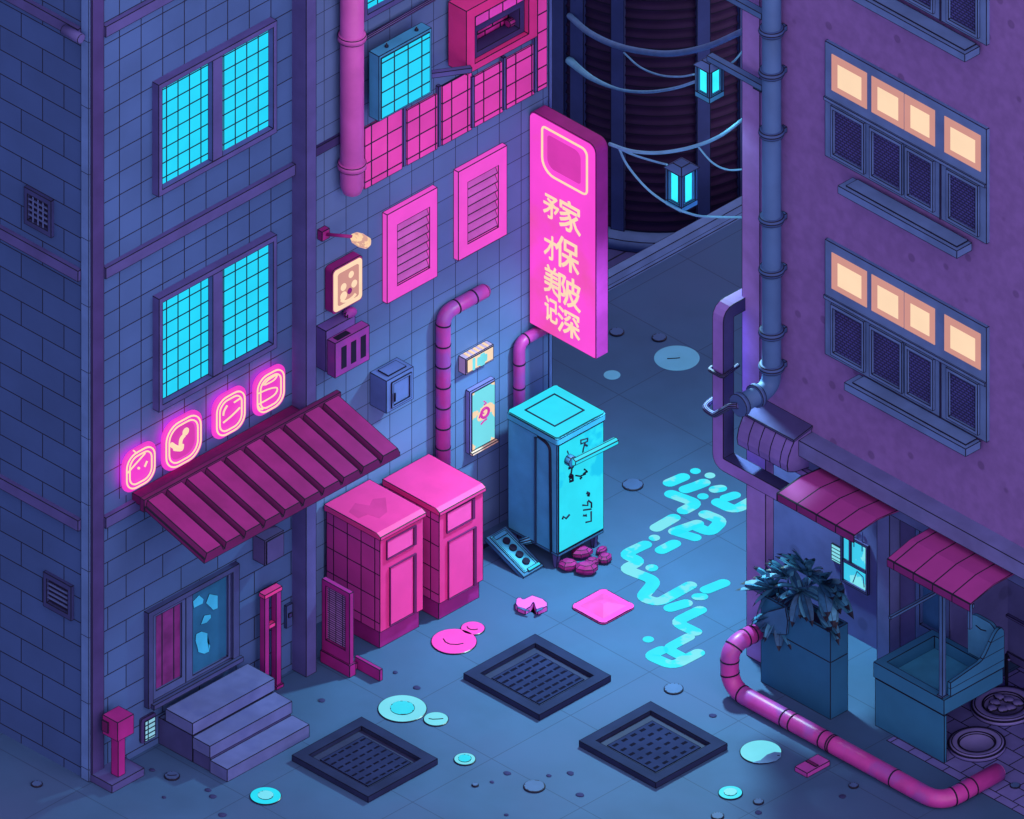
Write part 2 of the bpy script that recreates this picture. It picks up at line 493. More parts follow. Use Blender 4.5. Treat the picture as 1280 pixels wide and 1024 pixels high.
for zc in (OX(127, 340, XL)[1], OX(127, 38, XL)[1], OX(127, 652, XL)[1]):
    f = MB(); f.box(XL - 0.1, XL + 0.08, YS + 0.245, YC - 0.005, zc - 0.09, zc + 0.09); f.build('floor_band', TRIM, b1)
    f = MB(); f.box(-8, XL - 0.145, YS - 0.08, YS + 0.1, zc - 0.09, zc + 0.09); f.build('side_band', TRIM, b1)
c = MB(); q = OX(111, 45, XL)
c.tube([(XL - 0.36, YS - 0.14, q[1]), (XL - 0.02, YS - 0.14, q[1])], 0.075, 14); c.build('band_end_pipe', TRIM, b1)

def grid_window(parent, outer, opens, X, fm, pm, dep=0.13, bars=True, name='window'):
    y0, y1, z0, z1 = rX(*outer, X + dep)
    fr = MB(); t = 0.075
    fr.ring('x', X - 0.01, X + dep, (y0, y1, z0, z1), (y0 + t, y1 - t, z0 + t * 1.3, z1 - t * 1.2))
    o = fr.build(name, fm, parent)
    pa = MB(); pa.box(X + 0.002, X + 0.03, y0 + t * 0.9, y1 - t * 0.9, z0 + t, z1 - t); pa.build('pane', pm, o)
    if bars:
        ym = (y0 + y1) / 2
        mu = MB(); mu.box(X + 0.031, X + dep - 0.004, ym - 0.10, ym + 0.10, z0 + t * 1.3, z1 - t * 1.2); mu.build('mullion', fm, o)
    return o
grid_window(b1, ((197, 107), (343, 28), (350, 164), (200, 246)), None, XL, TRIM, CYANP)
grid_window(b1, ((197, 375), (343, 296), (350, 432), (201, 516)), None, XL, TRIM, CYANP)

def side_vent(TL, TR, BR, BL, bars):
    x0, x1, z0, z1 = rY(TL, TR, BR, BL, YS - 0.04)
    fr = MB(); fr.ring('y', YS + 0.01, YS - 0.06, (x0, x1, z0, z1), (x0 + 0.07, x1 - 0.07, z0 + 0.09, z1 - 0.09))
    o = fr.build('vent', M_('vent_frame', (48, 56, 108), 0.8), b1)
    p = MB(); p.box(x0 + 0.06, x1 - 0.06, YS - 0.012, YS - 0.004, z0 + 0.08, z1 - 0.08); p.build('opening', IROND, o)
    s_ = MB()
    n = 5
    for i in range(1, n):
        z = z0 + 0.09 + (z1 - z0 - 0.18) * i / n
        s_.box(x0 + 0.069, x1 - 0.069, YS - 0.04, YS - 0.02, z - 0.012, z + 0.012)
    if bars:
        for i in range(1, 4):
            x = x0 + 0.07 + (x1 - x0 - 0.14) * i / 4
            s_.box(x - 0.01, x + 0.01, YS - 0.052, YS - 0.041, z0 + 0.089, z1 - 0.089)
    s_.build('grille', M_('vent_bar', (78, 96, 150), 0.7, line=0), o)
side_vent((31, 233), (65, 251), (65, 297), (31, 279), True)
side_vent((55, 714), (90, 733), (90, 775), (55, 758), False)

# door
y0, y1, z0, z1 = rX((185, 764), (299, 707), (299, 826), (185, 884), XL + 0.08)
d = MB(); d.ring('x', XL - 0.01, XL + 0.09, (y0, y1, z0, z1), (y0 + 0.1, y1 - 0.13, z0 + 0.06, z1 - 0.09))
door = d.build('door', M_('door_frame', (58, 66, 118), 0.7), b1)
ym = OX(229, 800, XL)[0]
p = MB(); p.ring('x', XL + 0.002, XL + 0.05, (y0 + 0.101, ym, z0 + 0.061, z1 - 0.091), (y0 + 0.19, ym - 0.08, z0 + 0.2, z1 - 0.16))
p.build('door_leaf', M_('door_leaf_paint', (66, 82, 136), 0.7), door)
p = MB(); p.box(XL + 0.004, XL + 0.016, y0 + 0.18, ym - 0.07, z0 + 0.19, z1 - 0.15)
p.build('pink_pane', M_('pink_door_pane', (108, 40, 112), 0.5, noise=0.3, nscale=3, seam=(1, 0.23, -6.92, 0.012)), door)
p = MB(); p.ring('x', XL + 0.002, XL + 0.05, (ym + 0.004, y1 - 0.131, z0 + 0.061, z1 - 0.091), (ym + 0.14, y1 - 0.19, z0 + 0.12, z1 - 0.13))
p.build('door_leaf', MATS['door_leaf_paint'], door)
p = MB(); p.box(XL + 0.004, XL + 0.016, ym + 0.13, y1 - 0.18, z0 + 0.11, z1 - 0.12); gp = p.build('glass_pane', GLASST, door)
bl = MB()
def patch(mb, pts, X, th=0.006):
    mb.prism([OX(a, b, X) for a, b in pts], 'x', X, X + th)
PX0, PY0, PSC = 170, 690, 3.413
cc = lambda l: [(PX0 + a / PSC, PY0 + b / PSC) for a, b in l]
patch(bl, cc([(242, 210), (268, 183), (288, 200), (284, 220), (245, 240)]), XL + 0.018)
patch(bl, cc([(297, 218), (312, 178), (348, 185), (348, 240), (328, 248)]), XL + 0.018)
patch(bl, cc([(275, 310), (290, 270), (318, 265), (320, 280), (300, 302)]), XL + 0.018)
patch(bl, cc([(252, 380), (255, 350), (278, 338), (304, 345), (303, 380), (316, 400), (312, 425), (290, 435), (265, 428), (260, 405)]), XL + 0.018)
bl.build('painted_flower', M_('cyan_door_picture', (60, 178, 222), 0.5, line=0.004), gp)
sl = MB(); sl.box(XL + 0.091, XL + 0.15, y0 + 0.05, y1 + 0.02, z0 - 0.02, z0 + 0.06); sl.build('door_sill', MATS['door_frame'], door)

# steps
st = T('door_steps', 'three broad slate steps leading up to the shop door', 'steps', (XL + 0.7, -6.06, 0))
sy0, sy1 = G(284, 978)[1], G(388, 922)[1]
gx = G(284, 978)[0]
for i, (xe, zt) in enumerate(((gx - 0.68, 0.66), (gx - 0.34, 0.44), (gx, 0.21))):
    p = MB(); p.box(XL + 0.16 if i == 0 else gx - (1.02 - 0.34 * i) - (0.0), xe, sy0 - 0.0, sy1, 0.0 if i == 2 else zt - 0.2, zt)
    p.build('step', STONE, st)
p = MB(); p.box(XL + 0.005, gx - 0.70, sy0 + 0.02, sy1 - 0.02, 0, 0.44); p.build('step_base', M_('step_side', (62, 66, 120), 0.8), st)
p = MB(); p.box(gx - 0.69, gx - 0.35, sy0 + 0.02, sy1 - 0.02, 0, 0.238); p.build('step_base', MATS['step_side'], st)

# junction box under the awning
jy0, jy1, jz0, jz1 = rX((331, 676), (355, 663), (355, 695), (331, 707), XL + 0.24)
p = MB(); p.box(XL + 0.002, XL + 0.24, jy0, jy1, jz0, jz1)
jb = T('junction_box', 'plain violet grey junction box on the wall under the corrugated awning', 'box', (XL, (jy0 + jy1) / 2, jz0))
p.build('case', M_('grey_violet_case', (80, 72, 128), 0.7), jb)
p = MB(); p.box(XL + 0.241, XL + 0.262, jy0 + 0.02, jy1 - 0.02, jz0 + 0.02, jz1 - 0.02); p.build('cover', M_('grey_violet_cover', (72, 66, 124), 0.7), jb)

# pink rail by the door
pr = T('wall_rail', 'tall pink metal handrail frame standing against the wall beside the shop steps', 'rail', (XL + 0.1, -4.8, 0))
a0, a1 = OX(331, 800, XL + 0.16)[0], OX(346, 800, XL + 0.16)[0]
zt = OX(332, 746, XL + 0.16)[1]; zb0 = max(0.0, OX(332, 857, XL + 0.16)[1]); zb1 = OX(346, 838, XL + 0.16)[1]
p = MB(); p.box(XL + 0.10, XL + 0.20, a0 - 0.04, a0 + 0.05, 0, zt); p.build('post', PINKD, pr)
p = MB(); p.box(XL + 0.10, XL + 0.20, a1 - 0.05, a1 + 0.05, 0.06, zt); p.build('post', PINKD, pr)
p = MB(); p.box(XL + 0.09, XL + 0.21, a0 - 0.05, a1 + 0.06, zt + 0.001, zt + 0.07); p.build('top_bar', PINK, pr)
p = MB(); p.box(XL + 0.11, XL + 0.19, a0 + 0.052, a1 - 0.052, zt - 0.55, zt - 0.48); p.build('cross_bar', PINK, pr)
p = MB(); p.box(XL + 0.10, XL + 0.22, a1 - 0.07, a1 + 0.08, 0, 0.058); p.build('foot', PINKD, pr)
p = MB(); q = rX((358, 758), (366, 754), (366, 782), (358, 786), XL + 0.05)
p.box(XL + 0.002, XL + 0.05, q[0], q[1] + 0.0, q[2], q[3])
sp = T('switch_plate', 'small dark blue switch plate on the wall next to the corner column', 'switch', (XL, q[0], q[2]))
p.build('plate', M_('navy_plate', (58, 76, 132), 0.7), sp)
p = MB(); p.box(XL + 0.051, XL + 0.07, q[0] + 0.03, q[1] - 0.03, q[2] + 0.17, q[2] + 0.24); p.build('rocker', TRIMD, sp)

# lit keypad
q = rX((181, 902), (194, 896), (194, 921), (181, 927), XL + 0.05)
kp = T('intercom_panel', 'small intercom panel with a pale cyan lit screen low on the wall by the steps', 'intercom', (XL, q[0], q[2]))
p = MB(); p.prism(rrect(q[0] - 0.06, q[1] + 0.02, q[2] - 0.02, q[3] + 0.06, 0.04), 'x', XL + 0.002, XL + 0.04); p.build('housing', TRIMD, kp)
p = MB(); p.box(XL + 0.041, XL + 0.055, q[0], q[1], q[2], q[3]); p.build('screen', M_('pale_cyan_screen', (150, 214, 240), 0.4, emit=0.8, brick=('x', 0.5, 0.075, 0, 0.012, 0.02)), kp)

# post box on slab
bp = T('standpipe', 'pink standpipe with a square head on a low cracked concrete slab at the building corner', 'standpipe', (*G(145, 972), 0))
c0 = G(140, 992); c1 = G(181, 970); c2 = G(110, 974)
p = MB(); p.box(c2[0], c0[0], c0[1], c1[1], 0, 0.13); p.build('slab', M_('slab_concrete', (70, 70, 128), 0.85), bp)
px_, py_ = G(149, 968, 0.13)
p = MB(); p.box(px_ - 0.09, px_ + 0.05, py_ - 0.07, py_ + 0.07, 0.131, 0.80); p.build('post', PINKD, bp)
p = MB(); p.box(px_ - 0.17, px_ + 0.13, py_ - 0.16, py_ + 0.16, 0.801, 1.12); hd = p.build('head', PINKD, bp)
p = MB(); p.box(px_ - 0.16, px_ - 0.04, py_ - 0.185, py_ - 0.161, 0.87, 1.05); p.build('flap', MAGD, hd)

# neon signs
def neon(cx, cy, wd, ht, draw, label, rose=False):
    X = XL + 0.10
    yc, zc = OX(cx, cy, X)
    o = T('neon_sign', label, 'neon sign', (X, yc, zc - ht / 2), 'neon signs on the blue wall')
    rr = wd * 0.36
    p = MB(); p.prism(rrect(yc - wd / 2 - 0.05, yc + wd / 2 + 0.05, zc - ht / 2 - 0.05, zc + ht / 2 + 0.05, rr), 'x', X, X + 0.03)
    p.build('plate', NEONP, o, line=False)
    p = MB(); p.prism(rrect(yc - wd / 2 - 0.02, yc + wd / 2 + 0.02, zc - ht / 2 - 0.02, zc + ht / 2 + 0.02, rr), 'x', X - 0.02, X - 0.002)
    p.build('halo_plate', M_('pink_back_glow', (255, 45, 150), 0.4, emit=9.0, line=0), o, line=False)  # unseen glowing plate added to throw a pink halo on the wall
    if rose:
        p = MB(); p.prism(rrect(yc - wd / 2 + 0.1, yc + wd / 2 - 0.1, zc - ht / 2 + 0.1, zc + ht / 2 - 0.1, rr * 0.7), 'x', X + 0.031, X + 0.036)
        p.build('inner_plate', NEOND, o, line=False)
    for ins in (0.0, 0.06):
        p = MB(); p.tube([(X + 0.055, a, b) for a, b in rrect(yc - wd / 2 + ins, yc + wd / 2 - ins, zc - ht / 2 + ins, zc + ht / 2 - ins, rr - ins * 0.8, 7)], 0.0125, 6, closed=True)
        p.build('neon_tube', CREAM, o, line=False)
    for pts, r in draw:
        if len(pts) == 1:
            a = OX(*pts[0], X + 0.055); p = MB(); p.blob((X + 0.05, a[0], a[1]), 0.02, r, r, 1, wob=0.02)
        else:
            p = MB(); p.tube(smooth_path([(X + 0.055, *OX(a, b, X + 0.055)) for a, b in pts], 4), r, 6)
        p.build('symbol_tube', CREAM, o, line=False)
PX0, PY0, PSC = 140, 440, 5.533
neon(172.5, 583, 0.55, 0.58, [(cc([(108, 838), (230, 700)]), 0.012), (cc([(226, 795), (243, 755)]), 0.014), (cc([(187, 805)]), 0.02), (cc([(148, 682), (172, 702)]), 0.011)],
     'pink neon sign with one slanting stroke and a dot, lowest of its row')
neon(226, 550, 0.68, 0.72, [(cc([(512, 552)]), 0.062), (cc([(500, 575), (478, 605), (472, 650)]), 0.026), (cc([(470, 668), (440, 660), (410, 640)]), 0.036), (cc([(488, 640), (480, 675), (430, 675)]), 0.022)],
     'largest pink neon sign, with a musical note shape inside its rounded double outline', True)
neon(285, 515, 0.55, 0.62, [(cc([(797, 370), (775, 410), (770, 440)]), 0.014), (cc([(770, 490), (830, 440), (885, 385)]), 0.013), (cc([(845, 350), (892, 318)]), 0.013)],
     'pink neon sign with two separate curved strokes like a C and a slash')
neon(335, 487, 0.52, 0.60, [(cc([(1048, 232), (1080, 195), (1140, 160), (1120, 195), (1060, 228)]), 0.011), (cc([(1012, 288), (1090, 255), (1142, 250), (1120, 300), (1015, 362)]), 0.012), (cc([(1010, 375), (1020, 392), (1042, 395)]), 0.016)],
     'pink neon sign with looping S strokes, highest of its row, nearest the column')

# corrugated awning
aw = T('corrugated_awning', 'wide dark magenta corrugated metal awning over the shop door', 'awning', (XL, -5.3, 3.9))
ay0, ay1 = (170 - CX) / K - XL - 0.2, (415 - CX) / K - XL - 0.2
zt = 4.24 + 0.186; out = 1.34; drop = 0.36; nr = 10; pt = (ay1 - ay0) / nr
prof = []
for i in range(nr):
    a = ay0 + i * pt
    prof += [(a, 0.0), (a + pt * 0.05, 0.0), (a + pt * 0.14, 0.085), (a + pt * 0.88, 0.085), (a + pt * 0.98, 0.0)]
prof.append((ay1, 0.0))
sh = MB(); n = len(prof)
stag = lambda i: 0.0
vs = []
for (xx, dz) in ((XL + 0.372, -0.02), (XL + out + 0.2, -drop)):
    for yv, h in prof: vs.append((xx, yv, zt + dz + h))
    for yv, h in prof: vs.append((xx, yv, zt + dz - 0.07))
fs = []; ms = []
for i in range(n - 1):
    fs += [(i, i + 1, 2 * n + i + 1, 2 * n + i), (n + i + 1, n + i, 3 * n + i, 3 * n + i + 1), (i, n + i, n + i + 1, i + 1), (2 * n + i, 2 * n + i + 1, 3 * n + i + 1, 3 * n + i)]
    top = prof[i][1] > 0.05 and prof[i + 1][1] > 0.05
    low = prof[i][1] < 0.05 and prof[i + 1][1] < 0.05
    ms += [0 if top else 1, 1, 1, 1]  # rib tops lighter, the rest darker: shading put into the colours
fs += [(0, 2 * n, 3 * n, n), (n - 1, 2 * n - 1, 4 * n - 1, 3 * n - 1)]; ms += [1, 1]
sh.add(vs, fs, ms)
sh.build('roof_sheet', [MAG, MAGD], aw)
p = MB(); p.box(XL + 0.001, XL + 0.285, ay0 + 0.12, YC - 0.01, zt - 0.16, zt - 0.02); p.build('wall_rail', MAGD, aw)
p = MB(); p.box(XL + 0.286, XL + 0.37, ay0 - 0.01, ay1 + 0.01, zt - 0.12, zt + 0.09); p.build('top_flashing', MAGD, aw)

# ------------------------------------------------------------------ second building (recessed tile wall)
Y2 = (688 - CX) / K - X2
b2 = T('tiled_building', 'blue grey tiled building in the middle with pink tiles, vents and pipes on its wall', 'building', (-3, -1, 0))
w = MB(); w.box(-7.5, X2, YC + 0.275, Y2, -1.5, 12.5, 0, mx=0); w.build('wall', [WALL2], b2, line=False)
p = MB(); p.box(X2 - 0.1, X2 + 0.02, Y2 - 0.05, Y2 + 0.02, 0, 12.5); p.build('corner_strip', M_('plain_corner', (88, 112, 176), 0.75), b2)
# short dark band stub left of the drain pipe
q = rX((401, 182), (425, 169), (425, 180), (401, 193), X2 + 0.05)
p = MB(); p.box(X2 - 0.02, X2 + 0.05, YC + 0.28, q[1] + 0.2, q[2], q[3]); p.build('floor_band', TRIMD, b2)
# pink tile cladding
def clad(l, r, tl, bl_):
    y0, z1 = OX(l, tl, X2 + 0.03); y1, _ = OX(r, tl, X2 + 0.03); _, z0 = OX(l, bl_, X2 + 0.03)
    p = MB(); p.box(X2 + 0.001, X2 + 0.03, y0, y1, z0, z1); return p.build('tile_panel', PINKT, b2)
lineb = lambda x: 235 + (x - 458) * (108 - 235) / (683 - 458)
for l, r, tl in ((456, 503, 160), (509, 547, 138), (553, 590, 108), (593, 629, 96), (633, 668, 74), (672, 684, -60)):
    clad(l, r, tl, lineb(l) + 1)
for x_, tp in ((506, 132), (550, 108), (591.5, 96), (631, 72), (670, -60)):
    yv, z1 = OX(x_, tp, X2 + 0.06); z0 = OX(x_, lineb(x_), X2 + 0.06)[1]
    p = MB(); p.box(X2 + 0.002, X2 + 0.06, yv - 0.028, yv + 0.028, z0, z1); p.build('cladding_strip', TRIMX, b2)
# cyan window at the very top
grid_window(b2, ((455, -130), (545, -180), (545, -25), (455, 32)), None, X2, TRIM, CYANP, bars=False)
p = MB(); a = OX(450, 52, X2 + 0.08); b = OX(560, -12, X2 + 0.08)
p.tube([(X2 + 0.08, a[0], a[1]), (X2 + 0.08, b[0], b[1])], 0.035, 8); p.build('conduit', M_('lilac_conduit', (112, 96, 176), 0.5), b2)

# large drain pipe
dp = T('drain_pipe', 'fat pink vertical drain pipe with a rounded end, beside the cyan light box', 'pipe', (X2 + 0.2, -2.5, 6))
yp, zp = OX(440, 236, X2 + 0.2)
p = MB(); rr = 0.168
p.tube([(X2 + 0.2, yp, zp - 0.10), (X2 + 0.2, yp, zp - 0.05), (X2 + 0.2, yp, zp + 0.06), (X2 + 0.2, yp, 12.3)], [0.06, 0.13, rr, rr], 24)
p.build('pipe', M_('fat_pipe_paint', (192, 92, 184), 0.4, line=0, noise=0.12, nscale=1.5), dp)
for py_ in (46, 206):
    zz = OX(440, py_, X2 + 0.2)[1]
    p = MB(); p.lathe([(rr + 0.004, zz - 0.05), (rr + 0.035, zz - 0.045), (rr + 0.035, zz + 0.045), (rr + 0.004, zz + 0.05)], X2 + 0.2, yp, 24); p.build('collar', PIPEL, dp)

# cyan light box
q = rX((475, 71), (541, 36), (541, 117), (475, 153), X2 + 0.42)
lb = T('light_box', 'square cyan light box sign with a black grid, mounted by the fat pink pipe', 'sign', (X2, (q[0] + q[1]) / 2, q[2]))
p = MB(); p.box(X2 + 0.2, X2 + 0.40, q[0], q[1], q[2], q[3]); p.build('case', TEAL, lb)
p = MB(); p.box(X2 + 0.401, X2 + 0.42, q[0] + 0.03, q[1] - 0.05, q[2] + 0.04, q[3] - 0.04); p.build('lit_face', CYANS, lb)
for yv in (q[0] + 0.25, q[1] - 0.2):
    p = MB(); p.lathe([(0.03, q[3] + 0.001), (0.03, q[3] + 0.02), (0.01, q[3] + 0.05), (0.01, q[3] + 0.07)], X2 + 0.3, yv, 10); p.build('bolt', M_('pale_bolt', (150, 220, 240), 0.4), lb)
p = MB(); p.box(X2 + 0.002, X2 + 0.199, q[0] + 0.2, q[1] - 0.2, q[2] + 0.3, q[3] - 0.3); p.build('wall_mount', TEALD, lb)
a = AT(543, 86, 0); ya, za = OX(541, 86, X2 + 0.3); yb, zb = OX(594, 102, X2 + 0.46)
p = MB(); p.tube([(X2 + 0.30, q[1] + 0.003, za - 0.05), (X2 + 0.55, q[1] + 0.62, za - 0.12)], 0.06, 4, phase=R(45)); p.build('bracket_arm', TRIMX, lb)

# pink framed unit top right
q = rX((583, 14), (672, -34), (672, 46), (583, 94), X2 + 0.42)
wu = T('window_unit', 'projecting pink wall box with a deep window, above the pink tile panels', 'wall box', (X2, (q[0] + q[1]) / 2, q[2]))
i_ = rX((594, 21), (661, -15), (661, 43), (594, 79), X2 + 0.42)
p = MB(); p.ring('x', X2 + 0.06, X2 + 0.42, (q[0], q[1], q[2], q[3]), (i_[0], i_[1], i_[2], i_[3])); p.build('case', PINK, wu)
p = MB(); p.box(X2 + 0.064, X2 + 0.10, i_[0] - 0.03, i_[1] + 0.03, i_[2] - 0.03, i_[3] + 0.03)
p.build('back_panel', M_('cracked_pink_brick', (205, 54, 165), 0.6, noise=0.3, nscale=5, brick=('x', 0.3, 0.22, 0.5, 0.014, 0.1)), wu)
p = MB(); p.ring('x', X2 + 0.12, X2 + 0.34, (i_[0] + 0.001, i_[1] - 0.001, i_[2] + 0.001, i_[3] - 0.20), (i_[0] + 0.12, i_[1] - 0.10, i_[2] + 0.10, i_[3] - 0.34)); p.build('inner_frame', TRIMD, wu)
p = MB(); p.box(X2 + 0.25, X2 + 0.39, i_[0] + 0.002, i_[1] - 0.002, i_[3] - 0.195, i_[3] - 0.002)
p.build('header', M_('pink_header_tile', (250, 84, 205), 0.5, brick=('x', 0.27, 1.0, 0.0, 0.012, 0.05)), wu)
p = MB(); p.tube([(X2 + 0.2, i_[1] - 0.2, i_[2] + 0.16), (X2 + 0.2, i_[1] - 0.02, i_[2] + 0.16)], 0.06, 12); p.build('pipe_stub', PINKD, wu)

# louvre vents
def louvre(outer, inner, label):
    X = X2 + 0.10
    q = rX(*outer, X); i_ = rX(*inner, X)
    o = T('louvre_vent', label, 'vent', (X2, (q[0] + q[1]) / 2, q[2]), 'pink louvre vents')
    p = MB(); p.ring('x', X2 + 0.002, X, q, i_); p.build('frame', PINKV, o)
    p = MB(); p.box(X2 + 0.003, X2 + 0.02, i_[0] - 0.02, i_[1] + 0.02, i_[2] - 0.02, i_[3] + 0.02); p.build('back_plate', TRIMX, o)
    n = 7
    for k in range(n):
        za = i_[2] + (i_[3] - i_[2]) * k / n; zb = i_[2] + (i_[3] - i_[2]) * (k + 0.93) / n
        p = MB(); p.prism([(X2 + 0.085, za + 0.01), (X2 + 0.093, za + 0.025), (X2 + 0.04, zb), (X2 + 0.03, zb - 0.012)], 'y', i_[0] + 0.004, i_[1] - 0.004)
        p.build('slat', M_('lilac_slat', (214, 104, 206), 0.5, emit=0.35, dark=0.5), o)  # slats given a faint glow like the frame
louvre(((484, 268), (547, 235), (547, 345), (484, 381)), ((497, 281), (537, 260), (537, 334), (497, 358)), 'pink louvre vent between the cream picture sign and its twin, hung lower')
louvre(((573, 216), (634, 181), (634, 292), (573, 328)), ((585, 229), (623, 206.5), (623, 283), (585, 306)), 'pink louvre vent hung higher, next to the big pink lettered sign')

# lamp arm
ya, za = OX(404, 293, X2 + 0.06)
la = T('wall_lamp', 'small wall lamp with a glowing cream head on a thin purple arm', 'lamp', (X2, ya, za))
p = MB(); p.box(X2 + 0.002, X2 + 0.10, ya - 0.06, ya + 0.09, za - 0.08, za + 0.08); p.build('bracket', PINKD, la)
tip = AT(441, 296, X2 + 0.45 - (441 - CX) / K + X2 + 0.45)
p = MB(); p.tube([(X2 + 0.09, ya + 0.03, za), tuple(tip)], 0.025, 8); p.build('arm', PINKD, la, line=False)
t2 = AT(461, 305, X2 + 0.55 - (461 - CX) / K + X2 + 0.55)
p = MB(); dv = t2 - tip
p.tube([tip - dv * 0.05, tip + dv * 0.15, tip + dv * 0.5, tip + dv * 0.9, tip + dv * 1.05], [0.04, 0.085, 0.10, 0.085, 0.03], 12)
p.build('lamp_head', M_('lit_lamp_head', (252, 210, 165), 0.5, emit=1.0, mixc=((214, 160, 146), 9, 0.5, 0.54), line=0), la)

# cream picture sign
q = rX((418, 340), (453, 322), (453, 374), (418, 391), X2 + 0.17)
cs = T('picture_sign', 'glowing cream picture sign with blobs, in a pink case under the little lamp', 'sign', (X2, q[0], q[2]))
p = MB(); p.prism(rrect(q[0] - 0.02, q[1] + 0.02, q[2] - 0.03, q[3] + 0.03, 0.06), 'x', X2 + 0.002, X2 + 0.15); p.build('case', PINKD, cs)
p = MB(); p.prism(rrect(q[0], q[1], q[2], q[3], 0.06), 'x', X2 + 0.151, X2 + 0.165); p.build('lit_border', CREAM, cs, line=False)
p = MB(); p.prism(rrect(q[0] + 0.07, q[1] - 0.07, q[2] + 0.08, q[3] - 0.07, 0.04), 'x', X2 + 0.166, X2 + 0.172); p.build('lit_board', SALM, cs, line=False)
yc, zc = (q[0] + q[1]) / 2, (q[2] + q[3]) / 2
for dy, dz, r, mm in ((0.05, 0.16, 0.05, CREAM), (-0.1, 0.02, 0.055, CREAM), (0.11, -0.02, 0.055, CREAM), (-0.1, -0.13, 0.065, CREAM), (0.02, -0.10, 0.045, PINKD)):
    p = MB(); p.prism([(yc + dy + r * math.cos(2 * math.pi * k / 16), zc + dz + r * 1.1 * math.sin(2 * math.pi * k / 16)) for k in range(16)], 'x', X2 + 0.173, X2 + 0.178); p.build('round_spot', mm, cs, line=False)
p = MB(); p.tube([(X2 + 0.178, yc + 0.16 * math.cos(a), zc - 0.14 + 0.10 * math.sin(a)) for a in [R(200 + 14 * k) for k in range(10)]], 0.02, 6); p.build('curved_mark', CREAM, cs, line=False)

# purple meter box
q = rX((419, 428), (462, 408), (462, 450), (419, 473), X2 + 0.36)
mt = T('meter_box', 'purple meter box with three tall slots and a hole in its top', 'meter box', (X2, q[0], q[2]))
MBX = M_('meter_purple', (142, 64, 160), 0.6, mixc=((160, 60, 165), 4, 0.5, 0.6))
p = MB(); p.box(X2 + 0.002, X2 + 0.20, q[0] - 0.02, q[1] - 0.12, q[2] + 0.04, q[3] + 0.14); p.build('back_case', M_('meter_violet', (104, 82, 160), 0.6), mt)
p = MB(); p.box(X2 + 0.201, X2 + 0.36, q[0], q[1], q[2], q[3]); fc = p.build('front_case', MBX, mt)
for kk in range(3):
    a = q[0] + 0.12 + kk * 0.19
    p = MB(); p.box(X2 + 0.361, X2 + 0.366, a, a + 0.10, q[2] + 0.10, q[3] - 0.12); p.build('slot', INKM, fc, line=False)
p = MB(); p.box(X2 + 0.23, X2 + 0.33, q[0] + 0.08, q[0] + 0.34, q[3] + 0.001, q[3] + 0.005); p.build('top_hole', INKM, fc, line=False)
p = MB(); p.blob((X2 + 0.13, q[1] - 0.16, q[3] + 0.17), 0.08, 0.12, 0.08, 3); p.build('knob', MBX, mt)

# grey cabinet
q = rX((483, 477), (517, 458), (517, 498), (483, 518), X2 + 0.33)
gc = T('wall_cabinet', 'grey blue wall cabinet with a small handled door, right of the purple meter box', 'cabinet', (X2, q[0], q[2]))
p = MB(); p.box(X2 + 0.002, X2 + 0.33, q[0], q[1], q[2], q[3]); p.build('case', SLATEX, gc)
p = MB(); p.ring('x', X2 + 0.331, X2 + 0.35, (q[0] + 0.09, q[1] - 0.05, q[2] + 0.05, q[3] - 0.06), (q[0] + 0.13, q[1] - 0.09, q[2] + 0.09, q[3] - 0.10)); dr = p.build('door', SLATEX, gc)
p = MB(); p.tube(fillet([(X2 + 0.335, q[0] + 0.15, q[2] + 0.15), (X2 + 0.37, q[0] + 0.13, q[2] + 0.17), (X2 + 0.37, q[0] + 0.13, q[2] + 0.30)], 0.02), 0.014, 8); p.build('handle', INKM, dr)
p = MB(); p.box(X2 + 0.06, X2 + 0.27, q[0] + 0.10, q[1] - 0.08, q[3] + 0.001, q[3] + 0.02); p.build('top_plate', SLATEX, gc)

# jointed pink pipes
def rings_along(path, every, r, parent, mname=INKM, start=0.2):
    acc = 0; nxt = start; P = [Vector(p) for p in path]
    for a, b in zip(P[:-1], P[1:]):
        L_ = (b - a).length
        while nxt <= acc + L_:
            t = (nxt - acc) / L_; c_ = a.lerp(b, t); dd = (b - a).normalized()
            p = MB(); p.tube([c_ - dd * 0.012, c_ + dd * 0.012], r + 0.006, 16); p.build('joint_ring', mname, parent, line=False)
            nxt += every
        acc += L_
X_ = X2 + 0.12
yv = OX(554, 500, X_)[0]; ztop = OX(554, 392, X_)[1]; ye = OX(606, 376, X_)[0]
pp = T('jointed_pipe', 'pink jointed pipe that climbs the wall from behind the cabinets and bends right', 'pipe', (X_, yv, 0), 'pink jointed wall pipes')
path = fillet([(X_, yv, 0.0), (X_, yv, ztop), (X_, ye, ztop)], 0.2)
p = MB(); p.tube(path + [Vector((X_, ye + 0.05, ztop))], [0.105] * len(path) + [0.07], 18); p.build('pipe', PIPEP, pp)
rings_along(path, 0.34, 0.105, pp)
yv = OX(649, 480, X_)[0]; ztop = OX(649, 428, X_)[1]
pp = T('jointed_pipe', 'short pink jointed pipe that runs into the wall corner behind the cyan cooler', 'pipe', (X_, yv, 0), 'pink jointed wall pipes')
path = fillet([(X_, yv, 0.0), (X_, yv, ztop), (X_, Y2 + 0.05, ztop)], 0.15)
p = MB(); p.tube(path, 0.085, 18); p.build('pipe', PIPEP, pp)
rings_along(path, 0.40, 0.085, pp)

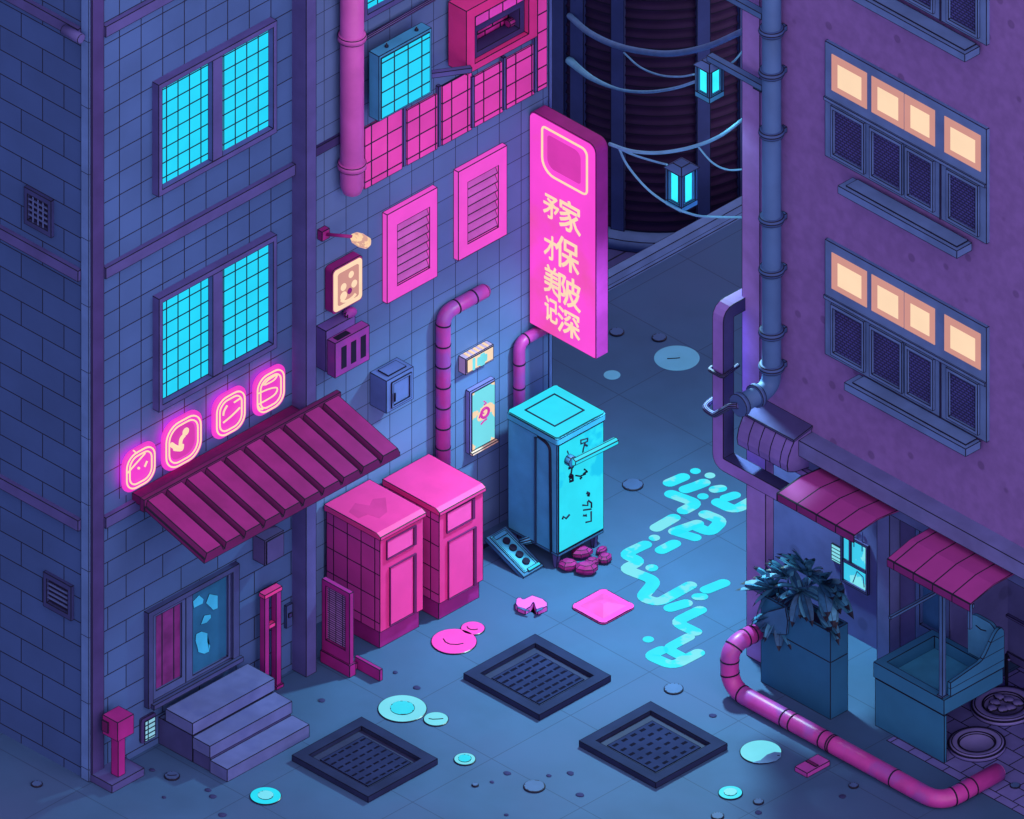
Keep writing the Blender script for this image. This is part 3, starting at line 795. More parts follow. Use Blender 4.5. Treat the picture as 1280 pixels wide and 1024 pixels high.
# small cream sign and poster
q = rX((584, 450), (617, 433), (617, 450), (584, 466), X2 + 0.16)
ss = T('price_sign', 'small lit cream sign box with a pale cyan blotch, right of the tall pink pipe', 'sign', (X2, q[0], q[2]))
p = MB(); p.box(X2 + 0.002, X2 + 0.145, q[0] - 0.015, q[1] + 0.015, q[2] - 0.03, q[3] + 0.015); p.build('case', M_('pale_lilac_case', (196, 170, 206), 0.5), ss)
p = MB(); p.box(X2 + 0.146, X2 + 0.16, q[0], q[1], q[2], q[3]); p.build('lit_face', M_('lit_cream_face', (252, 218, 184), 0.5, emit=1.0, noise=0.02), ss)
yc, zc = (q[0] + q[1]) / 2, (q[2] + q[3]) / 2
for dy, w_, h_ in ((-0.13, 0.03, 0.20), (-0.03, 0.05, 0.14), (0.04, 0.07, 0.20), (0.10, 0.04, 0.12)):
    p = MB(); p.prism(rrect(yc + dy - w_ / 2 - 0.01, yc + dy + w_ / 2 + 0.01, zc - h_ / 2 - 0.01, zc + h_ / 2 - 0.01, 0.02), 'x', X2 + 0.161, X2 + 0.166); p.build('blotch', M_('lit_pale_cyan', (118, 222, 236), 0.5, emit=1.0, line=0), ss, line=False)
for kk in range(5):
    a = q[0] + 0.06 + kk * 0.09
    p = MB(); p.box(X2 + 0.03, X2 + 0.13, a, a + 0.035, q[3] + 0.016, q[3] + 0.03); p.build('top_rib', CREAM, ss)
q = rX((590, 491), (619, 477), (619, 549), (590, 564), X2 + 0.10)
po = T('poster_board', 'tall pale cyan poster board with a pink ring drawing, above the cabinets', 'poster', (X2, q[0], q[2]))
p = MB(); p.box(X2 + 0.002, X2 + 0.085, q[0] - 0.03, q[1] + 0.01, q[2] - 0.05, q[3] + 0.03); p.build('backing', M_('lilac_backing', (124, 124, 190), 0.6), po)
p = MB(); p.box(X2 + 0.086, X2 + 0.10, q[0], q[1], q[2], q[3]); pf = p.build('poster', M_('lit_poster', (120, 224, 238), 0.5, emit=0.95, noise=0.02, mixc=((253, 218, 182), 3.2, 0.545, 0.55)), po)
p = MB(); p.box(X2 + 0.086, X2 + 0.14, q[0] - 0.03, q[1] + 0.03, q[2] - 0.055, q[2] - 0.01); p.build('ledge', M_('lit_cream_ledge', (240, 200, 180), 0.5), po)
yc, zc = (q[0] + q[1]) / 2, (q[2] + q[3]) / 2 + 0.05
PK = M_('lit_pink_print', (226, 58, 190), 0.5, emit=0.9, line=0)
p = MB(); p.tube([(X2 + 0.105, yc + 0.02 + 0.075 * math.cos(a), zc + 0.075 * math.sin(a)) for a in [R(24 * k) for k in range(15)]], 0.022, 6, closed=True); p.build('ring_print', PK, pf, line=False)
for pts in ([(-0.09, -0.04), (-0.06, 0.03), (0.0, 0.0)], [(0.0, 0.2), (0.05, 0.15), (0.0, 0.14)], [(-0.06, -0.16), (0.0, -0.13), (0.06, -0.12)]):
    p = MB(); p.tube([(X2 + 0.104, yc + a, zc + b) for a, b in pts], 0.012, 6); p.build('print_mark', PK, pf, line=False)

# big lettered sign
YSN = (661 - CX) / K - X2
x0, z1 = OY(661, 137, YSN); x1, z1b = OY(745, 182, YSN); z0 = (OY(661, 402, YSN)[1] + OY(745, 450, YSN)[1]) / 2
zt_ = (z1 + z1b) / 2
sg = T('blade_sign', 'big pink lit blade sign with cream lettering on the corner of the tiled building', 'sign', (x0, YSN, z0))
th = 0.24
p = MB(); p.prism(rrect(x0 + 0.02, x1, z0, zt_, [0.14, 0.10, 0.01, 0.01]), 'y', YSN, YSN + th); p.build('case', SIGNS, sg)
p = MB(); p.prism(rrect(x0 + 0.035, x1 - 0.015, z0 + 0.015, zt_ - 0.02, [0.12, 0.09, 0.01, 0.01]), 'y', YSN - 0.012, YSN - 0.001); p.build('lit_face', SIGNP, sg, line=False)
p = MB(); e0, e1 = OY(679, 155, YSN), OY(736, 240, YSN)
fx0, fx1 = (679 - CX) / K - YSN, (735 - CX) / K - YSN
fz1 = (OY(681, 158, YSN)[1] + OY(733, 186, YSN)[1]) / 2; fz0 = (OY(684, 216, YSN)[1] + OY(733, 243, YSN)[1]) / 2
p.prism(rrect(fx0 + 0.1, fx1 - 0.13, fz0 + 0.12, fz1 - 0.1, [0.12, 0.05, 0.14, 0.05]), 'y', YSN - 0.018, YSN - 0.013); p.build('dark_patch', NEOND, sg, line=False)
p = MB(); p.tube([(a, YSN - 0.02, b) for a, b in rrect(fx0, fx1, fz0, fz1, [0.10, 0.06, 0.24, 0.08])], 0.017, 6, closed=True); p.build('neon_outline', CREAM, sg, line=False)

def glyph(ch, x0, x1, z0, z1, Y, parent, bold=0.0, thick=0.01, m=None, name='character'):
    cu = bpy.data.curves.new('glyph', 'FONT'); cu.body = ch; cu.size = 1.0; cu.offset = 0.0; cu.resolution_u = 2
    ob = bpy.data.objects.new('glyph', cu); COL.objects.link(ob)
    dg = bpy.context.evaluated_depsgraph_get()
    me = bpy.data.meshes.new_from_object(ob.evaluated_get(dg))
    bpy.data.objects.remove(ob); bpy.data.curves.remove(cu)
    vs = [v.co for v in me.vertices]
    if not vs: return None
    a0, a1 = min(v.x for v in vs), max(v.x for v in vs); b0, b1 = min(v.y for v in vs), max(v.y for v in vs)
    mb = MB()
    for k in range(9):
        an = k * 2 * math.pi / 8; q_ = bold if k < 8 else 0.0
        vv = [(x0 + (v.x - a0) / (a1 - a0) * (x1 - x0) + q_ * math.cos(an), Y - 0.0004 * k, z0 + (v.y - b0) / (b1 - b0) * (z1 - z0) + q_ * math.sin(an)) for v in vs]
        mb.add(vv, [list(f.vertices) for f in me.polygons])
    bpy.data.meshes.remove(me)
    o = mb.build(name, m or CREAM, parent, line=False)
    return o
rows = [('矛', '家', (681, 246), (699, 272), (701, 252), (726, 290)), ('才', '保', (682, 296), (696, 322), (696, 298), (724, 338)),
        ('美', '陂', (682, 334), (699, 366), (700, 346), (726, 384)), ('记', '深', (683, 374), (697, 400), (699, 388), (725, 420))]
for lch, rch, a, b, c_, e in rows:
    for ch, (p0, p1) in ((lch, (a, b)), (rch, (c_, e))):
        gx0, gx1 = (p0[0] - CX) / K - YSN, (p1[0] - CX) / K - YSN
        xm = (p0[0] + p1[0]) / 2; zmid = OY(xm, (p0[1] + p1[1]) / 2, YSN)[1]
        hh = (p1[1] - p0[1] - (p1[0] - p0[0]) * S * 0.6) / KZ + 0.05
        glyph(ch, gx0 - 0.01, gx1 + 0.01, zmid - hh / 2 - 0.03, zmid + hh / 2 + 0.03, YSN - 0.016, sg, bold=0.0085)

# ------------------------------------------------------------------ things standing along the second building
def pink_cabinet(front, wx, wy, top_front, label, frontpx):
    gx_, gy_ = G(*front)
    o = T('pink_cabinet', label, 'cabinet', (gx_ - wx / 2, gy_ + wy / 2, 0), 'pink service cabinets')
    zt = (CY + KS * (gx_ - gy_) - top_front) / KZ
    x0, x1, y0, y1 = gx_ - wx, gx_, gy_, gy_ + wy
    p = MB(); p.box(x0 + 0.03, x1 - 0.05, y0 + 0.04, y1 - 0.03, 0, 0.30); p.build('plinth', PINKD, o)
    p = MB(); p.box(x0, x1, y0, y1, 0.301, zt - 0.10, 0, mx=0, my=1); bd = p.build('body', [PINK, PINKS], o)
    p = MB(); p.prism([(x0 - 0.02, zt - 0.099), (x1 + 0.04, zt - 0.099), (x1 + 0.04, zt - 0.04), (x1 - 0.04, zt), (x0 - 0.02, zt)], 'y', y0 - 0.03, y1 + 0.02); p.build('lid', PINKH if False else PINK, o)
    for nm, (TL, TR, BR, BL), mm in (('upper_panel', frontpx[0], PINKH), ('lower_panel', frontpx[1], M_('rose_panel', (234, 68, 160), 0.5, noise=0.04))):
        q = rX(TL, TR, BR, BL, x1)
        p = MB(); p.box(x1 + 0.001, x1 + 0.014, q[0], q[1], q[2], q[3]); p.build(nm, mm, o)
        r_ = MB(); r_.ring('x', x1 + 0.0008, x1 + 0.03, (q[0] - 0.012, q[1] + 0.05, q[2] - 0.012, q[3] + 0.012), (q[0] - 0.001, q[1] + 0.001, q[2] - 0.001, q[3] + 0.001)); r_.build('panel_frame', MAGD, o, line=False)
    return o
cab = pink_cabinet((475, 814), 67 / K, 54 / K, 667, 'pink tiled cabinet nearer the corner column, with a stain on its lid',
             (((483, 676), (516, 659), (516, 681), (483, 698)), ((487, 709), (516, 694), (516, 766), (487, 781))))
lz = max((v.co.z for ch in cab.children if ch.name.startswith('lid') for v in ch.data.vertices)) + 0.0
zz_ = lz + 0.0015
p = MB(); p.prism([G(*q_, zz_) for q_ in ((436, 640), (444, 629), (462, 632), (466, 624), (482, 622), (484, 640), (474, 648), (460, 643), (448, 648))], 'z', zz_ - 0.001, zz_)
p.build('stain', M_('rose_stain', (198, 48, 128), 0.6, line=0), cab, line=False)
pink_cabinet((549, 778), 68 / K, 55 / K, 636, 'pink cabinet farther from the column, in front of the tall pink pipe',
             (((558, 641), (589, 624), (589, 647), (558, 666)), ((560, 677), (591, 660), (591, 732), (560, 748))))

# lattice board
gx_, gy_ = G(404, 826)
lx1 = gx_ + 35 / K
gb = T('lattice_board', 'pink framed lattice board standing on long feet beside the corner column', 'board', (gx_ + 0.27, gy_, 0))
zt = 1.38
p = MB(); p.ring('y', gy_ + 0.05, gy_ - 0.03, (gx_, lx1, 0.20, zt), (gx_ + 0.08, lx1 - 0.09, 0.40, zt - 0.09)); p.build('frame', PINKD, gb)
p = MB(); p.box(gx_ + 0.07, lx1 - 0.08, gy_ + 0.004, gy_ + 0.02, 0.39, zt - 0.08); p.build('lattice', M_('lilac_lattice', (150, 110, 176), 0.6, brick=('y', 0.13, 0.036, 0.0, 0.008, 0.15)), gb)
p = MB(); p.box(gx_ - 0.01, lx1 + 0.02, gy_ - 0.05, gy_ + 0.07, 0, 0.199); p.build('foot', PINKD, gb)
p = MB(); p.box(lx1 - 0.12, lx1 + 0.38, gy_ + 0.18, gy_ + 0.24, 0, 0.19); p.build('foot', PINKD, gb)
p = MB(); p.box(lx1 - 0.11, lx1 - 0.05, gy_ + 0.071, gy_ + 0.179, 0.02, 0.12); p.build('tie_bar', PINKD, gb)

# cyan cooler
fx, fy = G(696, 713)
fr = T('drinks_cooler', 'tall bright cyan cooler on legs with black scribbled lettering, beside the alley', 'cooler', (fx - 0.45, fy + 0.45, 0))
wx, wy = 61 / K, 58 / K; zb = 20 / KZ; zt = zb + (693 - 556) / KZ
p = MB(); p.box(fx - wx, fx, fy, fy + wy, zb, zt); p.build('body', TEAL, fr)
p = MB(); p.box(fx + 0.001, fx + 0.02, fy + 0.02, fy + wy - 0.01, zb + 0.02, zt - 0.02); df = p.build('door', CYAN, fr)
p = MB(); p.prism(rrect(fx - wx - 0.01, fx + 0.04, fy - 0.03, fy + wy + 0.03, 0.05, 4), 'z', zt + 0.001, zt + 0.10); p.build('lid', M_('cooler_lid_side', (60, 160, 200), 0.5), fr)
p = MB(); p.prism(rrect(fx - wx + 0.0, fx + 0.025, fy - 0.02, fy + wy + 0.02, 0.05, 4), 'z', zt + 0.101, zt + 0.125); p.build('lid_top', TEALL, fr)
p = MB(); p.ring('z', zt + 0.126, zt + 0.137, (fx - wx + 0.16, fx - 0.2, fy + 0.16, fy + wy - 0.16), (fx - wx + 0.18, fx - 0.22, fy + 0.18, fy + wy - 0.18)); p.build('lid_groove', M_('cooler_groove', (30, 150, 190), 0.5), fr)
p = MB(); p.box(fx - 0.42, fx - 0.39, fy - 0.03, fy - 0.001, zb, zt - 0.06); p.build('side_rib', TEALD, fr)
p = MB(); p.tube(fillet([(fx - 0.36, fy - 0.015, zt - 0.02), (fx - 0.12, fy - 0.015, zt - 0.06), (fx - 0.10, fy - 0.015, zb)], 0.25), 0.02, 8); p.build('side_trim', TEALD, fr)
for a, b in ((-0.06, 0.06), (-0.06, wy - 0.12), (-wx + 0.12, 0.06), (-wx + 0.12, wy - 0.12)):
    p = MB(); p.prism([(fx + a - 0.07, zb), (fx + a - 0.03, 0), (fx + a + 0.03, 0), (fx + a + 0.05, zb)], 'y', fy + b - 0.035, fy + b + 0.035); p.build('leg', TRIM, fr)
p = MB(); p.box(fx - wx + 0.02, fx + 0.015, fy + 0.01, fy + wy - 0.01, zb - 0.05, zb - 0.001); p.build('base_rail', TEALD, fr)
Xd = fx + 0.03
ha = OX(716, 578, Xd + 0.1); hb = OX(770, 551, Xd + 0.1)
p = MB(); p.tube([(Xd + 0.1, ha[0], ha[1]), (Xd + 0.1, hb[0], hb[1])], 0.062, 6, smooth=False); hn = p.build('handle', TEALL, df)
p = MB(); p.tube([(Xd - 0.008, ha[0] + 0.02, ha[1] - 0.01), (Xd + 0.09, ha[0] + 0.02, ha[1] - 0.01)], 0.085, 12); p.build('handle_mount', TEALD, df)
PX0, PY0, PSC = 690, 530, 5.12
def ink(pts, r=0.014):
    p = MB(); p.tube([(fx + 0.024, *OX(a, b, fx + 0.024)) for a, b in cc(pts)], r, 6); p.build('lettering', INKM, df, line=False)
for pts, r in (([(182, 105), (228, 92), (226, 112), (185, 128), (184, 105)], 0.012), ([(212, 120), (200, 160), (195, 200)], 0.012), ([(205, 130), (225, 140)], 0.016),
               ([(105, 285), (135, 272)], 0.02), ([(128, 280), (122, 320)], 0.014), ([(112, 325), (130, 330), (132, 362), (115, 368), (108, 340), (120, 345)], 0.022),
               ([(150, 330), (180, 335), (215, 320)], 0.012), ([(178, 352), (190, 340)], 0.016), ([(205, 290), (222, 300), (200, 318), (226, 305)], 0.015),
               ([(222, 440), (235, 445), (230, 462)], 0.024), ([(195, 520), (228, 522), (228, 495)], 0.014), ([(232, 490), (252, 505), (252, 535)], 0.014),
               ([(200, 552), (250, 545)], 0.013), ([(200, 585), (218, 590), (215, 580)], 0.018), ([(215, 630), (250, 622), (250, 560)], 0.014),
               ([(66, 610), (72, 592), (90, 605), (112, 580)], 0.016), ([(98, 172), (104, 190)], 0.01)):
    ink(pts, r)

# button panel leaning on the cooler
bpn = T('button_panel', 'teal control panel with four dark knobs tilted against the side of the cyan cooler', 'control panel', (*G(645, 715), 0))
A = Vector((*G(655, 723), 0.0)); B = Vector((*G(675, 706), 0.0))
yb_ = fy - 0.04
C_ = AT(638, 654, 2 * (AT(638, 654, 0).y * 0) + ((638 - CX) / K - 2 * yb_)); D_ = AT(607, 672, ((607 - CX) / K - 2 * (yb_ - 0.42)))
A = AT(655, 722, (655 - CX) / K - 2 * (yb_ - 0.44)); B = AT(680, 707, (680 - CX) / K - 2 * (yb_ - 0.04))
A.z = max(A.z, 0.03); B.z = max(B.z, 0.03)
U = (D_ - A); V = (B - A)
nrm = U.cross(V).normalized()
if nrm.x < 0: nrm = -nrm
def on(u, v, h=0.0): return A + U * u + V * v + nrm * h
def slab(u0, u1, v0, v1, h0, h1):
    m = MB(); vs = [on(u, v, h) for h in (h0, h1) for u, v in ((u0, v0), (u1, v0), (u1, v1), (u0, v1))]
    return m.add(vs, [(0, 1, 2, 3), (4, 5, 6, 7), (0, 1, 5, 4), (1, 2, 6, 5), (2, 3, 7, 6), (3, 0, 4, 7)])
slab(0, 1, 0, 1, -0.07, 0).build('case', TEALD, bpn)
slab(0.06, 0.96, 0.12, 0.88, 0.001, 0.014).build('face', M_('teal_face', (70, 165, 205), 0.5, line=0.008), bpn)
for kk in range(4):
    c0_ = on(0.22 + 0.17 * kk, 0.5, 0.015)
    p = MB(); p.tube([c0_, c0_ + nrm * 0.035], 0.055, 12); p.build('knob', INKM, bpn)
for vv in (0.19, 0.81):
    slab(0.08, 0.92, vv - 0.03, vv + 0.03, 0.015, 0.024).build('key_strip', M_('teal_strip', (80, 175, 212), 0.5, line=0.006), bpn)
slab(0.03, 0.10, 0.3, 0.9, 0.015, 0.03).build('lit_key', TEALL, bpn)
slab(0.84, 0.93, 0.2, 0.8, 0.015, 0.028).build('label_plate', TEAL, bpn)
p = MB(); e = on(0.62, 1.0, -0.03); p.tube([e, e + Vector((0.12, 0.12, 0.06))], [0.05, 0.07], 10); p.build('side_knob', TEAL, bpn)
p = MB(); e = on(0.9, 0.5, -0.08); p.tube([e, Vector((e.x - 0.25, e.y - 0.1, 0.0))], 0.03, 8); p.build('prop', TRIMD, bpn)

# pink stones
for i, (px, py, rx, lab) in enumerate(((710, 712, 0.13, 'pink stone at the left end of the heap below the cooler, with a crease'), (733, 717, 0.145, 'largest pink stone, nearest the camera in the heap below the cooler'),
                                       (734, 703, 0.135, 'pink stone resting against the front leg of the cooler'), (741, 707, 0.10, 'small pink stone in the middle of the heap'),
                                       (756, 703, 0.11, 'pink stone lying apart at the right of the heap'), (752, 692, 0.085, 'smallest pink stone, half hidden behind the cooler leg'))):
    if i == 2: px, py = 727, 697
    if i == 3: px, py = 740, 707
    gx1, gy1 = G(px, py)
    p = MB(); p.blob((gx1, gy1, rx * 0.62), rx * 1.15, rx * 0.85, rx * 0.66, i + 2, n=7, k=5, rot=R(35 + 12 * i))
    p.sm = [False] * len(p.sm)
    p.build('pink_stone', M_('pink_stone_skin', (150, 32, 116), 0.55, noise=0.25, nscale=8, line=0.006), label=lab, cat='stone', group='pink stones under the cooler')

# ------------------------------------------------------------------ ground things
def grate(cx, cy, wx, wy, style, hx, hy, label):
    x, y = G(cx, cy)
    o = T('drain_grate', label, 'grate', (x, y, 0), 'iron drain grates')
    x0, x1, y0, y1 = x - wx / 2, x + wx / 2, y - wy / 2, y + wy / 2; f = 0.17
    p = MB(); p.ring('z', 0.0, 0.10, (x0, x1, y0, y1), (x0 + f, x1 - f, y0 + f, y1 - f)); p.build('frame', IRON, o)
    p = MB(); p.box(x0 + f + 0.002, x1 - f - 0.002, y0 + f + 0.002, y1 - f - 0.002, 0.002, 0.035); gp = p.build('plate', M_('iron_plate', (38, 46, 84), 0.65), o)
    ny, nx = style
    ix0, ix1, iy0, iy1 = x0 + f + 0.13, x1 - f - 0.08, y0 + f + 0.08, y1 - f - 0.10
    dx, dy = (ix1 - ix0) / nx, (iy1 - iy0) / ny
    p = MB(); p.box(ix0, ix1, iy0, iy1, 0.036, 0.045)
    p.build('slot_field', mat('iron_slot_field_%d' % int(cx), (38, 46, 84), 0.85, spec=0.03, cells=(ix0, dx, hx, iy0, dy, hy)), gp)
    return o
grate(671.5, 850.5, 1.49, 1.41, (6, 7), 0.17, 0.40, 'square iron drain grate with long slots, highest in view, below the pink puddles')
grate(816.5, 935, 1.51, 1.41, (5, 6), 0.17, 0.27, 'square iron drain grate with short slots, nearest the violet ground pipe')
grate(456, 953.5, 1.50, 1.37, (6, 7), 0.13, 0.36, 'square iron drain grate beside the slate steps, with a fine grid of slots')

def disc(px, py, rpx, name, m, label, cat, group=None, h=0.02, ring=None, squash=1.0, rm=None, mark=None, z0=0.0):
    x, y = G(px, py); r = rpx / 90
    parts = ring or mark
    def body():
        p = MB(); p.lathe([(r, z0 + 0.0005), (r, z0 + h * 0.7), (r - min(0.012, r * 0.2), z0 + h)], x, y, 40, smooth=False)
        return p
    if not parts:
        return body().build(name, m, label=label, cat=cat, group=group)
    o = T(name, label, cat, (x, y, z0), group)
    body().build('disc', m, o)
    if ring:
        p = MB(); p.lathe([(r * ring, z0 + h + 0.001), (r * ring, z0 + h + 0.012)], x, y - 0.0, 32, smooth=False); p.build('centre', rm or m, o)
    if mark:
        p = MB(); p.tube([(x + a * r, y + b * r, z0 + h + 0.004) for a, b in mark], 0.007, 6); p.build('mark', INKM, o, line=False)
    return o
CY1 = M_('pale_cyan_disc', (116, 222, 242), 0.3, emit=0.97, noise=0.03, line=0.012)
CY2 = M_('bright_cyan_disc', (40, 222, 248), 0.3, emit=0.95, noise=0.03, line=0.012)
arc = [(-0.45, -0.2), (-0.2, -0.32), (0.05, -0.3), (0.3, -0.1), (0.42, 0.15)]
arc2 = [(-0.4, -0.4), (-0.1, -0.25), (0.2, 0.1), (0.4, 0.4)]
disc(503, 887, 31, 'glowing_disc', CY1, 'large glowing cyan disc with a brighter centre, between the steps and the top grate', 'disc', 'glowing cyan discs', ring=0.5, rm=CY2)
disc(545, 900, 16, 'glowing_disc', CY1, 'small pale cyan disc touching the largest cyan disc', 'disc', 'glowing cyan discs', mark=arc2)
disc(581, 950, 14, 'glowing_disc', CY1, 'small cyan disc alone, right of the fine slotted grate', 'disc', 'glowing cyan discs', ring=0.6, rm=CY2)
disc(332, 996, 20, 'glowing_disc', CY2, 'cyan disc with a ringed centre, in front of the slate steps', 'disc', 'glowing cyan discs', ring=0.5, rm=CY1)
disc(913, 992, 15.5, 'glowing_disc', CY2, 'cyan disc lowest in the right half, below the half white disc', 'disc', 'glowing cyan discs', ring=0.55, rm=CY1)
hd_ = disc(951, 941, 26.5, 'glowing_disc', CY1, 'large pale cyan disc with a duller blue half, beside the violet ground pipe', 'disc', 'glowing cyan discs', mark=[(0.80, 0.30), (0.88, 0.38)])
p = MB(); PX0, PY0, PSC = 840, 850, 2.909
p.prism([G(*q_, 0.021) for q_ in cc([(292, 300), (322, 292), (345, 272), (372, 262), (398, 264), (396, 280), (378, 294), (350, 301), (318, 303)])], 'z', 0.0203, 0.0225)
p.build('dull_half', M_('dull_disc_blue', (92, 140, 190), 0.4, line=0), hd_, line=False)
disc(846, 448, 28.5, 'puddle', PUD, 'larger pale blue puddle on the dark part of the alley', 'puddle', 'pale blue puddles', h=0.006, mark=[(-0.25, -0.35), (0.0, -0.05), (0.1, 0.1)])
disc(765, 469, 10.5, 'puddle', PUD, 'small pale blue puddle below the pink lettered sign', 'puddle', 'pale blue puddles', h=0.006)
PK1 = M_('glossy_pink_paint', (240, 70, 172), 0.3, noise=0.04, line=0.012)
disc(567.5, 803, 29, 'paint_puddle', PK1, 'larger round pink paint puddle in front of the pink cabinets', 'puddle', 'pink paint puddles', mark=arc)
disc(591, 786.5, 15.5, 'paint_puddle', PK1, 'smaller pink paint puddle touching the larger one', 'puddle', 'pink paint puddles', mark=arc, z0=0.0)
for px, py, r, lab in ((791, 607, 13.5, 'blue round cover between the cyan cooler and the floor writing'), (771, 416, 9.5, 'dark round cover right under the edge of the pink sign'),
                       (824, 423, 9.5, 'dark round cover just above the larger blue puddle'), (842, 862, 12.5, 'round cover between the end of the floor writing and the grates'),
                       (668, 984, 14, 'thick rimmed round cover, low in the middle foreground'), (215, 971, 10, 'round cover with a notch, in front of the wall between slab and steps'),
                       (46, 981, 7.5, 'small round cover in the dark corner left of the building'), (1067, 983, 6.5, 'tiny round cover right of the pink brick on the ground'),
                       (948, 1003, 7, 'tiny round cover right of the lowest cyan disc'), (897, 1021, 8.5, 'round cover cut by the bottom edge of the view'),
                       (1269, 983, 7, 'tiny round cover beyond the bend of the violet ground pipe'), (594, 982, 4.5, 'tiniest ring cover, left of the thick rimmed cover')):
    disc(px, py, r, 'round_cover', LID, lab, 'cover', 'small round ground covers', h=0.025, mark=arc2 if r > 9.9 and r < 10.5 else None)
peb = ((402, 876, 5, 'dark pebble spot in front of the corner column'), (521, 860, 5, 'dark pebble spot above the large cyan disc'), (494, 841, 3.5, 'small dark spot below the lattice board'),
       (634, 967, 5, 'dark spot left of the thick rimmed cover and above it'), (615, 978, 3, 'tiny dark spot between two ring covers'), (686, 970, 3.5, 'tiny dark spot right above the thick rimmed cover'),
       (713, 967, 5, 'dark spot below the short slotted grate at its left'), (725, 994, 5.5, 'dark spot right of the thick rimmed cover'), (633, 1019, 3, 'dark speck at the bottom edge in the middle'),
       (891, 895, 5, 'dark spot just above the large half lit disc'), (1053, 996, 5, 'dark spot below the tiny cover beside the pink brick'), (948, 1016, 5, 'dark spot below the tiny cover near the bottom edge'),
       (260, 988, 4.5, 'dark spot nearest the front corner of the steps'), (266, 996, 5, 'dark spot just below the one at the step corner'), (278, 1019, 5.5, 'dark spot at the bottom edge left of the ringed cyan disc'),
       (190, 963, 4, 'faint dark spot left of the notched round cover'), (205, 997, 3, 'faint dark speck below the notched round cover'))
for px, py, r, lab in peb:
    x, y = G(px, py); p = MB(); p.blob((x, y, 0.006), r / 90, r / 90 * 0.9, 0.012, px, 12, 6, 0.1)
    p.build('pebble', DOTM, label=lab, cat='pebble', group='dark pebbles on the ground', line=False)

# pink mat and broken bracket
x, y = G(754, 760)
mt_ = T('pink_mat', 'rounded square pink rubber mat with a raised pyramid, left of the floor writing', 'mat', (x, y, 0))
hw = 0.33
p = MB(); p.prism(rrect(x - hw, x + hw, y - hw, y + hw, 0.09), 'z', 0.001, 0.035); p.build('base', PK1, mt_)
p = MB(); h2 = 0.23
p.add([(x - h2, y - h2, 0.036), (x + h2, y - h2, 0.036), (x + h2, y + h2, 0.036), (x - h2, y + h2, 0.036), (x - 0.04, y - 0.04, 0.10), (x + 0.04, y - 0.04, 0.10), (x + 0.04, y + 0.04, 0.10), (x - 0.04, y + 0.04, 0.10)],
      [(0, 1, 5, 4), (1, 2, 6, 5), (2, 3, 7, 6), (3, 0, 4, 7), (4, 5, 6, 7)])
p.build('raised_centre', M_('pink_rubber', (226, 70, 162), 0.5, line=0), mt_)
p = MB(); outl = [(287, 745), (300, 728), (330, 728), (345, 742), (418, 708), (505, 738), (540, 770), (540, 795), (462, 828), (445, 818), (428, 765), (405, 800), (362, 825), (300, 800), (284, 780)]
PX0, PY0, PSC = 600, 640, 6.4
p.prism([G(*q_) for q_ in cc(outl)], 'z', 0.001, 0.09)
br = T('broken_bracket', 'broken pink bracket with two slots lying on the ground in front of the cooler', 'bracket', (*G(665, 762), 0))
p.build('plate', M_('lilac_pink_plastic', (214, 92, 200), 0.5), br)
for sl_ in ([(300, 758), (345, 770), (400, 790), (395, 800), (350, 790), (296, 770)], [(445, 800), (452, 780), (500, 762), (512, 770), (500, 785), (455, 805)]):
    p = MB(); p.prism([G(*q_, 0.09) for q_ in cc(sl_)], 'z', 0.091, 0.094); p.build('slot', M_('slot_blue', (60, 84, 140), 0.7), br)

# pink brick
c0 = G(1012, 971); a = G(992, 965); b = G(1047, 951)
bk = T('pink_brick', 'long dull pink brick with a clip lying on the ground beside the violet pipe', 'brick', (*G(1019, 957), 0))
p = MB(); p.box(a[0], c0[0], c0[1] - 0.05, b[1] - 0.16, 0.001, 0.08); p.build('body', M_('dull_pink', (160, 66, 160), 0.5), bk)
p = MB(); p.box(a[0] + 0.02, c0[0] - 0.02, c0[1] + 0.14, c0[1] + 0.2, 0.081, 0.095); p.build('clip', MAGD, bk)

# glowing floor writing
PX0, PY0, PSC = 740, 560, 3.413
fw = T('floor_writing', 'glowing cyan characters painted down the middle of the alley', 'writing', (*G(840, 715), 0))
strokes = [([(441, 100)], .15), ([(503, 119)], .15), ([(332, 150), (388, 126)], .2), ([(400, 178), (440, 165), (476, 150)], .2), ([(525, 178), (549, 174)], .18),
           ([(338, 198), (448, 238), (392, 268)], .2), ([(473, 208)], .16), ([(572, 215), (608, 203)], .18), ([(538, 233), (608, 268), (690, 222)], .2),
           ([(276, 342), (348, 300)], .2), ([(484, 284), (555, 312), (505, 362), (455, 342)], .2), ([(355, 357), (448, 325)], .2), ([(365, 362), (440, 384)], .18), ([(266, 385)], .16),
           ([(298, 437), (350, 410)], .2), ([(226, 414), (136, 456), (208, 486), (136, 516), (272, 568), (212, 640), (285, 662), (418, 588)], .2), ([(255, 513)], .18),
           ([(335, 684), (400, 664)], .2), ([(450, 636), (470, 636)], .17), ([(490, 606), (560, 578)], .2), ([(460, 693), (355, 745), (440, 786)], .2), ([(240, 818)], .16),
           ([(412, 808), (318, 858), (390, 895)], .18), ([(296, 864), (246, 888), (345, 932), (452, 876)], .2)]
for pts, w_ in strokes:
    p = MB(); capsule_strip(p, [G(*q_) for q_ in cc(pts)], w_, 0.001, 0.006); p.build('stroke', CYANF, fw, line=False)

